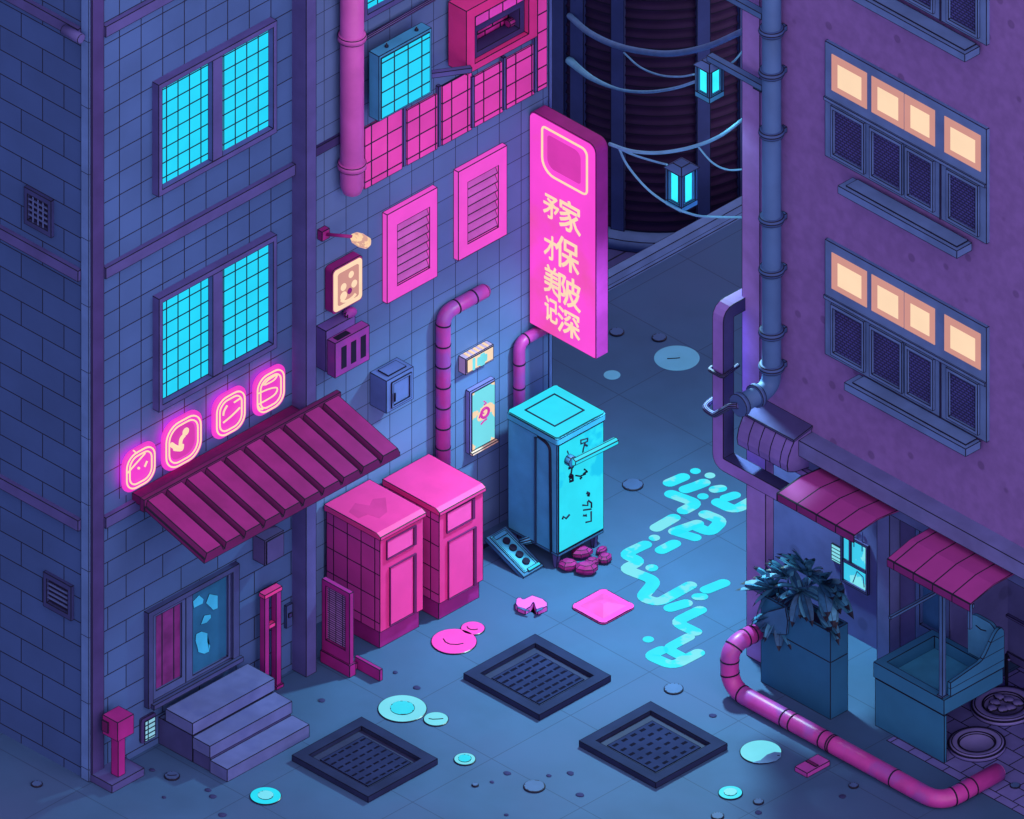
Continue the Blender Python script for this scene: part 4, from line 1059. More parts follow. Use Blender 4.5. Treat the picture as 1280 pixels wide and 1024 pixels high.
# ------------------------------------------------------------------ tank, cables, lanterns
SX, SY, SR, SZ = -7.0, 9.9, 1.67, -1.5
tk = T('storage_tank', 'huge dark corrugated tank with upright blue strips, rising behind the alley', 'tank', (SX, SY, SZ))
prof = []
zz = SZ
while zz < 9.0:
    prof += [(SR, zz), (SR + 0.03, zz + 0.04), (SR, zz + 0.08)]; zz += 0.16
p = MB(); p.lathe(prof, SX, SY, 64); p.build('shell', M_('tank_shell', (46, 28, 66), 0.7, noise=0.15, line=0, seam=(2, 0.16, -1.46, 0.010)), tk)
p = MB(); p.lathe([(SR + 0.28, SZ + 0.001), (SR + 0.28, SZ + 0.18), (SR + 0.05, SZ + 0.18)], SX, SY, 48); p.build('footing', KERB, tk)
for px in (724, 773.5, 878, 700, 930):
    u = ((px - CX) / K - (SX + SY)) / math.sqrt(2)
    if abs(u) > SR: continue
    v = math.sqrt(SR ** 2 - u ** 2)
    an = math.atan2(u / math.sqrt(2) - v / math.sqrt(2), u / math.sqrt(2) + v / math.sqrt(2))
    da = 0.055 / max(v / SR, 0.3) if True else 0
    p = MB()
    ring_ = []
    for rr_ in (SR - 0.02, SR + 0.06):
        for k in (-1, 1):
            ring_.append((SX + rr_ * math.cos(an + k * da), SY + rr_ * math.sin(an + k * da)))
    p.prism([ring_[0], ring_[1], ring_[3], ring_[2]], 'z', SZ + 0.18, 9.0); p.build('upright_strip', SILOB, tk)

d_silo = lambda px: (lambda u: (SX - SY) + math.sqrt(max(0.0, (SR + 0.10) ** 2 - u * u)) * math.sqrt(2))(max(-SR, min(SR, ((px - CX) / K - (SX + SY)) / math.sqrt(2))))
def cable(pts, dd, r, label, name='cable', m=CABLE, group='sagging cables over the alley'):
    n_ = len(pts)
    P = []
    for i, (px, py) in enumerate(pts):
        t = i / (n_ - 1)
        d_ = d_silo(px) if dd is None else dd[0] + (dd[1] - dd[0]) * t
        P.append(AT(px, py, d_))
    rr_ = r
    sp_ = smooth_path(P, 6)
    if isinstance(r, tuple):
        rr_ = [r[0] + (r[1] - r[0]) * min(1, i / (len(sp_) * 0.35)) for i in range(len(sp_))]
    p = MB(); p.tube(sp_, rr_, 10)
    return p.build(name, m, label=label, cat='cable', group=group)
dR = 3.28
BLUEC = M_('dull_blue_cable', (84, 132, 184), 0.5, line=0, spec=0.5)
cable([(712, 20), (735, 40), (765, 55), (800, 64), (840, 67), (885, 58), (930, 38), (945, 30)], (-15.2, dR), 0.045, 'thickest blue cable, the top one across the dark tank', m=BLUEC)
cable([(712, 76), (740, 98), (775, 112), (810, 115), (845, 110), (872, 101)], (-15.2, 2.9), (0.06, 0.022), 'blue cable running from the tank to the hanging lantern on the beam')
cable([(780, 66), (800, 84), (825, 94), (850, 96), (868, 93)], (-8.6, 2.9), 0.014, 'thin blue wire branching off the thick cable to the beam lantern')
cable([(906, 84), (918, 76), (930, 62)], (3.1, dR), 0.014, 'thin blue wire from the beam lantern up to the purple wall')
cable([(762, 180), (790, 189), (825, 191), (865, 184), (900, 170), (930, 148)], (-0.7, dR), 0.026, 'blue cable from the pink sign to the purple wall, in the middle of the tank')
cable([(764, 181), (790, 193), (815, 201), (834, 206)], (-0.7, 1.07), 0.015, 'thin wire from the pink sign to the top of the lower lantern')
cable([(774, 186), (785, 208), (810, 237), (840, 258), (865, 268), (885, 271), (935, 272)], (-0.7, dR), 0.017, 'lowest wire, looping down under the lower lantern')
cable([(873, 184), (890, 203), (908, 212), (927, 212), (940, 208)], (1.4, dR), 0.014, 'short wire drooping from the middle cable to the purple wall')

def lantern(x, y, z0, h, s, label, power):
    o = T('hanging_lantern', label, 'lantern', (x, y, z0), 'cyan lanterns')
    a = s / 2
    p = MB(); p.box(x - a, x + a, y - a, y + a, z0, z0 + 0.09); p.build('base', TEAL, o)
    for sx in (-1, 1):
        for sy in (-1, 1):
            p = MB(); p.box(x + sx * a, x + sx * (a - 0.045), y + sy * a, y + sy * (a - 0.045), z0 + 0.091, z0 + h - 0.08); p.build('corner_post', TEALD, o)
    p = MB(); p.box(x - a + 0.03, x + a - 0.03, y - a + 0.03, y + a - 0.03, z0 + 0.092, z0 + h - 0.082); p.build('glass', TEAL, o)
    for nm, bx in (('tube', (x + a - 0.029, x + a - 0.018, y - 0.075, y + 0.065)), ('tube', (x - 0.065, x + 0.075, y - a + 0.018, y - a + 0.029))):
        p = MB(); p.box(*bx, z0 + 0.13, z0 + h - 0.12); p.build('glowing_pane', CYANL, o)
    p = MB(); b_ = a + 0.025
    p.add([(x - b_, y - b_, z0 + h - 0.079), (x + b_, y - b_, z0 + h - 0.079), (x + b_, y + b_, z0 + h - 0.079), (x - b_, y + b_, z0 + h - 0.079),
           (x - a * .55, y - a * .55, z0 + h), (x + a * .55, y - a * .55, z0 + h), (x + a * .55, y + a * .55, z0 + h), (x - a * .55, y + a * .55, z0 + h)],
          [(3, 2, 1, 0), (0, 1, 5, 4), (1, 2, 6, 5), (2, 3, 7, 6), (3, 0, 4, 7), (4, 5, 6, 7)])
    p.build('cap', M_('lantern_cap', (72, 100, 156), 0.6), o)
    li = bpy.data.lights.new('lantern_light', 'SPOT'); li.energy = power; li.shadow_soft_size = 0.22; li.color = (0.50, 0.98, 1.0)
    li.spot_size = R(150); li.spot_blend = 1.0
    lo = bpy.data.objects.new('lantern_light', li); COL.objects.link(lo); lo.location = (x, y, z0 - 0.14)
    lo.rotation_euler = Vector((-0.30, 0.30, 1.0)).to_track_quat('Z', 'Y').to_euler()   # beam tilted off the tiled wall to brighten the open ground
    return o
lantern(2.2, 1.13, (CY + KS * 1.07 - 256) / KZ, 0.70, 0.32, 'lower cyan lantern hanging alone on wires in front of the tank', 3300)
l1z = (CY + KS * (3.48 - 0.40) - 120) / KZ
lantern(3.48, 0.40, l1z, 0.60, 0.29, 'upper cyan lantern fixed to the short beam from the drain pipe', 60)

# ------------------------------------------------------------------ right building
X0R = (928 - CX) / K - YF
ZB = 3.70; HR = 16.5; XR = 18.0
b3 = T('purple_building', 'purple plastered building on the right with warm lit windows over a shop arcade', 'building', (10, 4, 0))
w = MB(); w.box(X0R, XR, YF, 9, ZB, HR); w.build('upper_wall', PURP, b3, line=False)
XA = (945 - CX) / K - YB
XBAY = 6.64; YBAY = 3.1
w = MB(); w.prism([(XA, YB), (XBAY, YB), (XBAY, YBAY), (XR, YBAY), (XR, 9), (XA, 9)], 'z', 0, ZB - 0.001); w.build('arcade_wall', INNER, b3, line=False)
p = MB(); p.box(X0R + 0.01, (951 - CX) / K - YF, YF - 0.02, YF + 0.05, ZB + 0.01, HR); p.build('corner_strip', VIOL, b3)  # added lighter strip: neon glow put into the corner's colour
xp0, xp1 = (933 - CX) / K - YF, (957 - CX) / K - YF
p = MB(); p.box(xp0, xp1, YF, YF + 0.16, 0, ZB - 0.002); p.build('corner_post', VIOL, b3)
q = OY(940, 733, YF)
p = MB(); p.box(xp0 - 0.015, xp1 + 0.015, YF - 0.02, YF + 0.18, q[1] - 0.04, q[1] + 0.04); p.build('post_band', TRIM, b3)

# windows with warm upper lights
def warm_window(dy, sill, label=None):
    Y = YF - 0.06
    sh_ = lambda *ps: tuple((a, b + dy) for a, b in ps)
    q = rY(*sh_((1031, 53), (1233, 160), (1233, 303), (1031, 197)), Y)
    x0, x1, z0, z1 = q
    zm = (rY(*sh_((1031, 126), (1233, 228), (1233, 303), (1031, 197)), Y))[3]
    fr_ = MB(); fr_.box(x0, x1, Y, YF + 0.02, z0, z1); o = fr_.build('window', BLUEF, b3)
    tr = MB(); tr.box(x0 + 0.0, x1, Y - 0.03, Y - 0.001, zm - 0.03, zm + 0.03); tr.build('transom', BLUEF, o)
    W = x1 - x0
    for a, b in ((0.045, 0.262), (0.292, 0.490), (0.496, 0.683), (0.743, 0.966)):
        za = zm + 0.19; zb_ = z1 - 0.15
        p = MB(); p.box(x0 + a * W, x0 + b * W, Y - 0.012, Y - 0.002, za, zb_); lp = p.build('lit_pane', SALM, o)
        m_ = 0.10
        p = MB(); p.box(x0 + a * W + m_ * 1.25, x0 + b * W - m_ * 1.0, Y - 0.018, Y - 0.013, za + 0.10, zb_ - 0.12); p.build('bright_centre', WARM, lp)
    for a, b in ((0.065, 0.24), (0.305, 0.475), (0.525, 0.668), (0.78, 0.945)):
        za = z0 + 0.14; zb_ = zm - 0.10
        r_ = MB(); r_.ring('y', Y - 0.001, Y - 0.05, (x0 + a * W - 0.05, x0 + b * W + 0.05, za - 0.06, zb_ + 0.06), (x0 + a * W, x0 + b * W, za, zb_)); sash = r_.build('sash', BLUEF, o)
        p = MB(); p.box(x0 + a * W - 0.01, x0 + b * W + 0.01, Y - 0.008, Y - 0.002, za - 0.01, zb_ + 0.01); p.build('mesh_pane', MESHD, sash)
    for a in (0.72,):
        p = MB(); p.box(x0 + a * W - 0.008, x0 + a * W + 0.008, Y - 0.028, Y - 0.0015, z0 + 0.01, zm - 0.032); p.build('mullion', TRIMD, o)
    s0, s1, szp = sill
    dep = 0.36
    xs0 = (s0 - CX) / K - (YF - dep); xs1 = (s1 - CX) / K - (YF - dep)
    zs = OY(s0, szp + dy, YF - dep)[1]
    p = MB(); p.box(xs0, xs1, YF - dep, YF - 0.062, zs - 0.13, zs); p.build('sill', M_('sill_blue', (86, 116, 172), 0.7), o)
    p = MB(); p.box(xs0 + 0.1, xs1 - 0.06, YF - dep + 0.06, YF - 0.07, zs + 0.001, zs + 0.02); p.build('sill_tray', BLUEF, o)
warm_window(0, (1047, 1196, 232))
warm_window(248, (1055, 1207, 478 - 248))
warm_window(-248, (1060, 1206, 236))

# ledge band, shutter drum, drain pipe, conduit
qz = OY(998, 549, 0.33)[1]
p = MB(); p.prism([(YF + 0.02, qz + 0.0), (0.33, qz - 0.02), (0.33, qz - 0.28), (YF + 0.02, qz - 0.28)], 'x', (998 - CX) / K - 0.33, XR); p.build('ledge_band', M_('ledge_violet', (98, 104, 164), 0.75), b3)
q = OY(1000, 575, 0.5)
p = MB(); p.box((985 - CX) / K - 0.5, XR, YF - 0.06, YF - 0.001, qz - 0.62, qz - 0.281); p.build('fascia', M_('fascia_blue', (84, 98, 158), 0.75), b3)

sd = T('shutter_drum', 'half round violet shutter drum under the drain pipe at the building corner', 'shutter', (4.6, 0.3, 3.8))
xd0 = (952 - CX) / K - YF; xd1 = (996 - CX) / K - 0.30
prf = [(YF - 0.001, 4.40), (0.26, 4.33), (0.20, 4.24), (0.14, 4.12), (0.11, 3.98), (0.13, 3.86), (0.26, 3.80), (YF - 0.001, 3.74)]
p = MB(); p.prism(prf, 'x', xd0, xd1, smooth=False)
p.build('drum', M_('drum_violet', (112, 96, 172), 0.85, seam=(0, 0.21, 4.52, 0.009), line=0.012), sd)
p = MB(); p.prism([(YF - 0.002, 4.43), (0.22, 4.36), (0.22, 4.32), (YF - 0.002, 4.39)], 'x', xd0 - 0.02, xd1 + 0.02); p.build('cover_plate', M_('drum_cover', (64, 62, 118), 0.9), sd)
p = MB(); p.box(xd0 + 0.05, xd1 + 0.3, YF - 0.14, YF - 0.062, 3.62, 3.72); p.build('bottom_rail', VIOLM, sd)

rd = T('drain_pipe', 'long steel blue drain pipe with collars, running down the purple wall', 'pipe', (4.7, 0.4, 4.8))
PYD = 0.40; PXD = (964.5 - CX) / K - PYD
zE = OY(964.5, 484, PYD)[1]
path = fillet([(PXD, PYD, HR), (PXD, PYD, zE), (PXD, -0.24, zE)], 0.22, 7)
p = MB(); p.tube(path, 0.135, 22); p.build('pipe', M_('pipe_blue', (66, 102, 156), 0.65, noise=0.12, nscale=1.4, line=0), rd)
for py_ in (34, 86, 161, 269, 333, 411, 454):
    zz = OY(964.5, py_ + 4, PYD)[1]
    p = MB(); p.lathe([(0.137, zz - 0.055), (0.175, zz - 0.05), (0.19, zz), (0.175, zz + 0.05), (0.137, zz + 0.055)], PXD, PYD, 22); p.build('collar', M_('collar_blue', (58, 84, 138), 0.7), rd)
    p = MB(); p.box(PXD + 0.03, PXD + 0.11, PYD + 0.12, YF - 0.001, zz - 0.045, zz + 0.045); p.build('wall_bracket', MATS['collar_blue'], rd)
for yy, ln in ((0.10, 0.07), (-0.22, 0.08)):
    p = MB(); p.tube([(PXD, yy - ln / 2, zE), (PXD, yy + ln / 2, zE)], 0.175, 20); p.build('flange', MATS['collar_blue'], rd)
zC = (CY + KS * (3.86 - 0.06) - 518) / KZ
p = MB(); p.tube(fillet([(PXD, -0.26, zE), (PXD - 0.1, -0.30, zE - 0.03), (3.90, 0.07, zC), (3.70, 0.05, zC + 0.04), (3.70, 0.34, zC + 0.10)], 0.1, 5), 0.045, 10); p.build('thin_pipe', TRIMX, rd)

cd = T('square_conduit', 'square violet conduit looping off the corner of the purple building', 'conduit', (3.85, 0.25, 3.3))
cxx = (904 - CX) / K - 0.25
cz0 = (CY + KS * (cxx - 0.25) - 574) / KZ; cz1 = (CY + KS * (cxx - 0.25) - 388) / KZ
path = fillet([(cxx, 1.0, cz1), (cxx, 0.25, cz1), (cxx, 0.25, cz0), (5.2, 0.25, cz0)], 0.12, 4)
p = MB(); p.tube(path, 0.15, 4, phase=R(45)); du = p.build('duct', [VIOLM, M_('duct_shade', (52, 54, 108), 0.9)], cd)
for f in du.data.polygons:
    if (f.normal.z > 0.6 and f.center.z + 3.3 < cz0 + 0.5) or f.normal.x > 0.8: f.material_index = 1  # top and inner faces darker: shade put into their colour
zz = OY(905, 462, 0.25)[1]
p = MB(); p.tube(fillet([(cxx + 0.1, 0.45, zz + 0.02), (cxx + 0.14, 0.10, zz), (cxx - 0.14, 0.10, zz), (cxx - 0.14, 0.36, zz)], 0.05, 4), 0.03, 8); p.build('strap', TRIMX, cd)

bm_ = T('lantern_beam', 'short blue beam reaching from the drain pipe to the upper lantern', 'beam', (4.1, 0.4, l1z + 0.5))
p = MB(); p.box(3.48, PXD - 0.137, 0.345, 0.455, l1z + 0.601, l1z + 0.70); p.build('beam', BLUEM, bm_)
p = MB(); p.box(PXD - 0.30, PXD - 0.139, 0.33, 0.47, l1z + 0.585, l1z + 0.6); p.build('bracket', TEALD, bm_)
zz = OY(935, 8, 0.4)[1]
tb = T('wall_beam', 'blue beam end high on the purple wall, cut by the top edge of the view', 'beam', (4.0, 0.4, zz))
p = MB(); p.box(3.2, PXD - 0.137, 0.34, 0.46, zz - 0.05, zz + 0.05); p.build('beam', BLUEM, tb)
p = MB(); p.box(3.16, 3.199, 0.32, 0.48, zz - 0.07, zz + 0.07); p.build('end_cap', TEALD, tb)

# fabric awnings
def fabric_awning(tl, tr, bl_, br_, label):
    Yw = YF - 0.065
    xw0, zw0 = OY(*tl, Yw); xw1, zw1 = OY(*tr, Yw)
    zw = (zw0 + zw1) / 2; L_ = 55 / K
    outy = Yw - L_ * 1.05
    za = OY(*bl_, outy)[1]; zb_ = OY(*br_, outy)[1]; zf = (za + zb_) / 2
    o = T('fabric_awning', label, 'awning', ((xw0 + xw1) / 2, Yw, zf), 'striped shop awnings')
    mm = M_('awning_cloth', (150, 54, 138), 0.8, seam=(0, (xw1 - xw0) / 4.0, xw0 + 0.02, 0.011), noise=0.06)
    m2 = M_('awning_valance', (112, 32, 108), 0.8, seam=(0, (xw1 - xw0) / 4.0, xw0 + 0.02, 0.011))
    p = MB()
    pr_ = [(Yw, zw), ((Yw + outy) / 2, (zw + zf) / 2 + 0.05), (outy, zf), (outy, zf - 0.015), ((Yw + outy) / 2, (zw + zf) / 2 + 0.03), (Yw, zw - 0.03)]
    p.prism(pr_, 'x', xw0, xw1); p.build('canopy', mm, o)
    p = MB(); p.box(xw0 + 0.001, xw1 - 0.001, outy - 0.014, outy - 0.001, zf - 0.13, zf - 0.002); p.build('valance', m2, o)
    p = MB(); p.box(xw0 - 0.02, xw1 + 0.02, Yw - 0.05, Yw + 0.004, zw + 0.001, zw + 0.06); p.build('wall_bar', MAGD, o)
    return xw0, xw1, outy, zf
fabric_awning((1029, 583), (1126, 636), (972, 617), (1070, 669), 'plain magenta shop awning nearer the corner, above the lit arcade window')
ax0, ax1, aoy, azf = fabric_awning((1167, 658), (1271, 713), (1110, 699), (1209, 752), 'magenta shop awning on posts, above the blue stall')

# arcade: lit window, pillar, shopfront
WL = M_('lit_arcade_pane', (62, 206, 240), 0.4, emit=0.95, noise=0.05, mixc=((130, 232, 244), 2.4, 0.5, 0.52))
q1 = rY((1054, 669), (1083, 684), (1083, 740), (1054, 724), YB - 0.03)
fr_ = MB(); fr_.ring('y', YB - 0.002, YB - 0.05, (q1[0] - 0.04, q1[1] + 0.04, q1[2] - 0.04, q1[3] + 0.04), (q1[0], q1[1], q1[2], q1[3])); wo = fr_.build('window', TRIMD, b3)
p = MB(); p.box(q1[0] - 0.01, q1[1] + 0.01, YB - 0.015, YB - 0.003, q1[2] - 0.01, q1[3] + 0.01); pn = p.build('pane', WL, wo)
zc = q1[2] + (q1[3] - q1[2]) * 0.44; xc = q1[0] + 0.14
p = MB(); p.box(q1[0] + 0.001, q1[1] - 0.001, YB - 0.045, YB - 0.018, zc - 0.025, zc + 0.025); p.build('glazing_bar', TRIMD, wo)
p = MB(); p.box(xc - 0.02, xc + 0.02, YB - 0.044, YB - 0.017, zc + 0.026, q1[3] - 0.001); p.build('glazing_bar', TRIMD, wo)
for pts in ([(0.2, 0.3), (0.2, 0.62), (0.36, 0.62), (0.36, 0.3)], [(0.18, -0.3), (0.26, -0.08), (0.38, -0.12), (0.40, -0.28)]):
    p = MB(); p.tube([(q1[0] + a, YB - 0.018, zc + b) for a, b in pts], 0.008, 5); p.build('glass_mark', TRIMX, pn, line=False)
q2 = rY((1039, 679), (1052, 686), (1052, 707), (1039, 700), YB - 0.03)
p = MB(); p.box(q2[0], q2[1], YB - 0.03, YB - 0.002, q2[2], q2[3]); p.build('window', M_('lit_pale_pane', (136, 226, 240), 0.4, emit=0.9, brick=('y', 0.5, 0.06, 0, 0.008, 0.02)), b3)
xq0, xq1 = (1096 - CX) / K - (YB - 0.25), (1112 - CX) / K - (YB - 0.25)
p = MB(); p.box(xq0, xq1, YB - 0.25, YB - 0.001, 0, ZB - 0.35); p.build('arcade_pillar', M_('pillar_blue', (92, 104, 166), 0.75), b3)
p = MB(); p.box(xq1 + 0.001, XBAY, YB - 0.24, YB - 0.003, 2.62, 2.80); p.build('shop_lintel', MATS['pillar_blue'], b3)
sx0 = xq1 + 0.01
p = MB(); p.box(sx0, sx0 + 0.32, YB - 0.06, YB - 0.002, 0, 2.615); p.build('shop_jamb', TRIM, b3)
fr_ = MB(); fr_.ring('y', YB - 0.002, YB - 0.09, (sx0 + 0.33, sx0 + 0.92, 0.0, 2.61), (sx0 + 0.42, sx0 + 0.82, 0.9, 2.5)); so = fr_.build('shop_door', M_('shopfront_blue', (70, 96, 156), 0.7), b3)
p = MB(); p.box(sx0 + 0.41, sx0 + 0.83, YB - 0.03, YB - 0.004, 0.89, 2.51); p.build('pane', M_('dim_shop_glass', (44, 84, 138), 0.35), so)
p = MB(); p.box(XBAY + 0.002, XR, YBAY - 0.03, YBAY - 0.001, 0.007, 0.14); p.build('skirting', TRIM, b3)
for z_ in (1.5, 0.75):
    p = MB(); p.box(XBAY + 0.01, XR, YBAY - 0.05, YBAY - 0.002, z_ - 0.02, z_ + 0.02); p.build('wall_rail', TRIMX, b3)

# planter and plants
gx1, gy1 = G(1038, 900)
pl = T('planter_box', 'long navy two tier planter box in front of the arcade corner', 'planter', (gx1 - 0.7, gy1 + 0.16, 0))
pw, pdp = 87 / K, 22 / K; zs = (884 - 830) / KZ + 0.02; ztp = (884 - 792) / KZ + 0.02
# the box is given the height it needs to keep its rim where it shows
p = MB(); p.box(gx1 - pw, gx1, gy1, gy1 + pdp, 0, zs + 0.21); p.build('lower_tier', NAVYT, pl)
p = MB(); p.ring('z', zs + 0.211, ztp + 0.21, (gx1 - pw, gx1, gy1, gy1 + pdp), (gx1 - pw + 0.05, gx1 - 0.05, gy1 + 0.05, gy1 + pdp - 0.05)); p.build('upper_tier', NAVYT, pl)
p = MB(); p.box(gx1 - pw + 0.051, gx1 - 0.051, gy1 + 0.051, gy1 + pdp - 0.051, zs + 0.212, ztp + 0.13); p.build('soil', M_('dark_soil', (40, 44, 80), 0.9, line=0), pl)
TOPZ = ztp + 0.16
def leaf(mb, base, dirv, L_, w_, droop, rnd):
    d = dirv.normalized(); side = d.cross(Vector((0, 0, 1)))
    if side.length < 0.05: side = Vector((1, 0, 0))
    side.normalize()
    pts = []; p_ = Vector(base); dd = d.copy(); n_ = 6
    for i in range(n_ + 1):
        t = i / n_
        ww = w_ * math.sin(math.pi * min(1, 0.12 + 0.88 * t)) ** 0.8 if i < n_ else 0.0
        up = side.cross(dd).normalized()
        pts.append((p_ - side * ww + up * ww * 0.35, p_.copy(), p_ + side * ww + up * ww * 0.35))
        p_ = p_ + dd * (L_ / n_); dd = (dd + Vector((0, 0, -droop / n_))).normalized()
    vs = [q for tr_ in pts for q in tr_]; fs = []
    for i in range(n_):
        a = i * 3
        fs += [(a, a + 1, a + 4, a + 3), (a + 1, a + 2, a + 5, a + 4)]
    mb.add(vs, fs, rnd.choice((0, 0, 1, 2)), False)
L2 = M_('dark_leaf', (38, 88, 132), 0.55, noise=0.3, nscale=9, line=0.0035); L3 = M_('pale_leaf', (68, 136, 176), 0.5, noise=0.2, nscale=9, line=0.0035)
def plant(px, py, n_, L_, seed, label, spread=1.0, fan=None):
    rnd = random.Random(seed)
    yb = gy1 + pdp / 2 - 0.02
    x = min(max((px - CX) / K - yb, gx1 - pw + 0.10), gx1 - 0.10)
    o = T('leafy_plant', label, 'plant', (x, yb, TOPZ + 0.1), 'dusky plants in the planter')
    hd = AT(px, py, (px - CX) / K - 2 * (yb - 0.08))
    base = Vector((x, yb, TOPZ + 0.08))
    p = MB(); p.tube([base, base.lerp(hd, 0.5) + Vector((0, 0, 0.05)), hd], [0.022, 0.016, 0.01], 7); p.build('stem', L2, o, line=False)
    mb = MB()
    for k in range(int(n_ * 0.8)):
        if fan is not None:
            an = fan[0] + (fan[1] - fan[0]) * (k + rnd.uniform(-.3, .3)) / (n_ * 0.8)
            # fan in the plane facing the alley
            dv = Vector((math.cos(an), -0.35 + rnd.uniform(-.3, .3), math.sin(an)))
        else:
            an = rnd.uniform(0, 6.283); dv = Vector((math.cos(an), math.sin(an), rnd.uniform(-0.5, 0.9)))
        leaf(mb, hd + Vector((rnd.uniform(-.03, .03), rnd.uniform(-.03, .03), rnd.uniform(-.03, .03))), dv, L_ * rnd.uniform(0.7, 1.15), L_ * rnd.uniform(0.13, 0.18), rnd.uniform(0.1, 0.75), rnd)
    mb.build('leaves', [LEAF, L2, L3], o)
plant(1009, 716, 22, 0.46, 1, 'tallest bushy plant, in the middle of the planter, with upright leaves', fan=(R(10), R(175)))
plant(966, 735, 20, 0.46, 2, 'bushy plant at the left end of the planter with leaves hanging over', fan=(R(30), R(260)))
plant(1030, 730, 22, 0.62, 3, 'plant with long feathery leaves reaching right in front of the lit window', fan=(R(-60), R(70)))
plant(972, 768, 16, 0.46, 4, 'drooping plant that hangs down the front of the planter', fan=(R(190), R(345)))
plant(1026, 762, 9, 0.52, 5, 'low plant with a few broad leaves over the right rim of the planter', fan=(R(-35), R(20)))
plant(1000, 738, 18, 0.42, 6, 'dense small leaved plant filling the centre of the planter')
plant(1002, 740, 14, 0.50, 7, 'plant with broad leaves bending down in the middle of the planter', fan=(R(200), R(340)))
plant(985, 722, 14, 0.46, 8, 'spiky plant between the left and middle plants of the planter', fan=(R(60), R(190)))
# broad drooping leaf pad at the left end
p = MB(); a_ = AT(945, 770, (945 - CX) / K - 2 * (gy1 - 0.03))
PX0, PY0, PSC = 930, 660, 6.022
p.prism([OY(*q_, gy1 - 0.02) for q_ in cc([(70, 700), (95, 675), (190, 625), (320, 590), (340, 700), (330, 800), (200, 790), (115, 775)])], 'y', gy1 - 0.05, gy1 - 0.012)
p.build('planter_cloth', TEALD, label='crumpled dark teal cloth hanging over the left end of the planter', cat='cloth')

# stall
cgx, cgy = G(1180, 955)
ct = T('market_stall', 'navy blue tub shaped market stall with a curved back, under the posted awning', 'stall', (cgx - 0.7, cgy + 0.6, 0))
cw = 87 / K; cl = 1.16; zr = (955 - 878) / KZ
x0, x1, y0, y1 = cgx - cw, cgx, cgy, cgy + cl
p = MB(); p.box(x0, x1 - 0.005, y0 + 0.012, y0 + 0.06, 0, zr - 0.24); p.build('front_panel', NAVY, ct)
p = MB(); p.box(x0, x0 + 0.05, y0 + 0.061, y1 - 0.02, 0, zr - 0.02); p.build('side_panel', NAVY, ct)
p = MB(); p.ring('z', zr - 0.22, zr + 0.03, (x0 - 0.02, x1, y0, y1), (x0 + 0.12, x1 - 0.07, y0 + 0.13, y1 - 0.10)); p.build('rim', NAVY, ct)
p = MB(); p.box(x0 + 0.115, x1 - 0.065, y0 + 0.125, y1 - 0.095, zr - 0.20, zr - 0.17); p.build('tub_floor', M_('tub_blue', (66, 156, 196), 0.5), ct)
for a, b in ((x0 + 0.10, y1 - 0.10),):
    p = MB(); p.box(a, a + 0.06, b, b + 0.06, 0, zr - 0.221); p.build('leg', NAVY, ct)
# raised side and curved back
hb_ = 0.72
top = [(y0 + 0.13, 0.26), (y1 - 0.46, 0.33)] + [(y1 - 0.46 + 0.40 * t, 0.33 + (hb_ - 0.33) * (t * t * (3 - 2 * t))) for t in (0.15, 0.3, 0.45, 0.6, 0.75, 0.88, 1.0)]
top += [(y1 - 0.02, hb_ - 0.01), (y1 + 0.015, hb_ - 0.06), (y1 + 0.03, hb_ - 0.14)]
nn = len(top); vs = []
for xx in (x1 - 0.06, x1):
    vs += [(xx, a_, zr + b_) for a_, b_ in top] + [(xx, a_, zr + 0.031) for a_, b_ in top]
fs = []
for i in range(nn - 1):
    fs += [(i, i + 1, nn + i + 1, nn + i), (2 * nn + i, 3 * nn + i, 3 * nn + i + 1, 2 * nn + i + 1), (i, 2 * nn + i, 2 * nn + i + 1, i + 1), (nn + i, nn + i + 1, 3 * nn + i + 1, 3 * nn + i)]
fs += [(0, nn, 3 * nn, 2 * nn), (nn - 1, 3 * nn - 1, 4 * nn - 1, 2 * nn - 1)]
p = MB(); p.add(vs, fs); p.build('raised_side', M_('stall_side', (52, 122, 168), 0.6, seam=(2, 0.2, zr + 0.16, 0.006), noise=0.06), ct)
p = MB(); p.prism(rrect(x1 - 0.62, x1 - 0.062, zr + 0.031, zr + hb_, [0.16, 0.16, 0.02, 0.02], 6), 'y', y1 - 0.07, y1 - 0.01); bk_ = p.build('curved_back', M_('stall_back', (70, 140, 186), 0.6), ct)
p = MB(); p.tube([(x1 - 0.46 + 0.05 * k, y1 - 0.075, zr + hb_ - 0.16 - 0.012 * (2 - abs(k - 2))) for k in range(5)], 0.009, 6); p.build('scuff', INKM, bk_, line=False)
# posts that carry the awning
for i, (px, tp) in enumerate(((1186, 748), (1212, 756))):
    Yp = aoy + 0.06 if i == 0 else aoy + 0.06
    pass
zp_top = azf - 0.03
xpA = (1186 - CX) / K - (cgy + 0.07)
ps = T('awning_post', 'slim blue post rising from the front corner of the stall to the awning', 'post', (xpA, cgy + 0.07, zr))
zA = OY(1186, 742, cgy + 0.07)[1]
p = MB(); p.box(x1 - 0.13, x1 - 0.06, cgy + 0.03, cgy + 0.10, zr + 0.031, zA); p.build('shaft', BLUEM, ps)
p = MB(); p.box(x1 - 0.15, x1 - 0.04, cgy + 0.01, cgy + 0.12, zr + 0.0305, zr + 0.06); p.build('foot', BLUEM, ps)
p = MB(); p.box(x1 - 0.12, x1 - 0.07, aoy + 0.0, cgy + 0.10, zA + 0.001, zA + 0.05); p.build('arm', BLUEM, ps)
xB, zB1 = OY(1212, 756, aoy + 0.02); zB0 = OY(1212, 786, aoy + 0.02)[1]
ps = T('awning_post', 'short blue hanger under the right front corner of the posted awning', 'post', (xB, aoy, zB0))
p = MB(); p.box(xB - 0.025, xB + 0.025, aoy + 0.0, aoy + 0.05, zB0, azf - 0.02); p.build('shaft', BLUEM, ps)
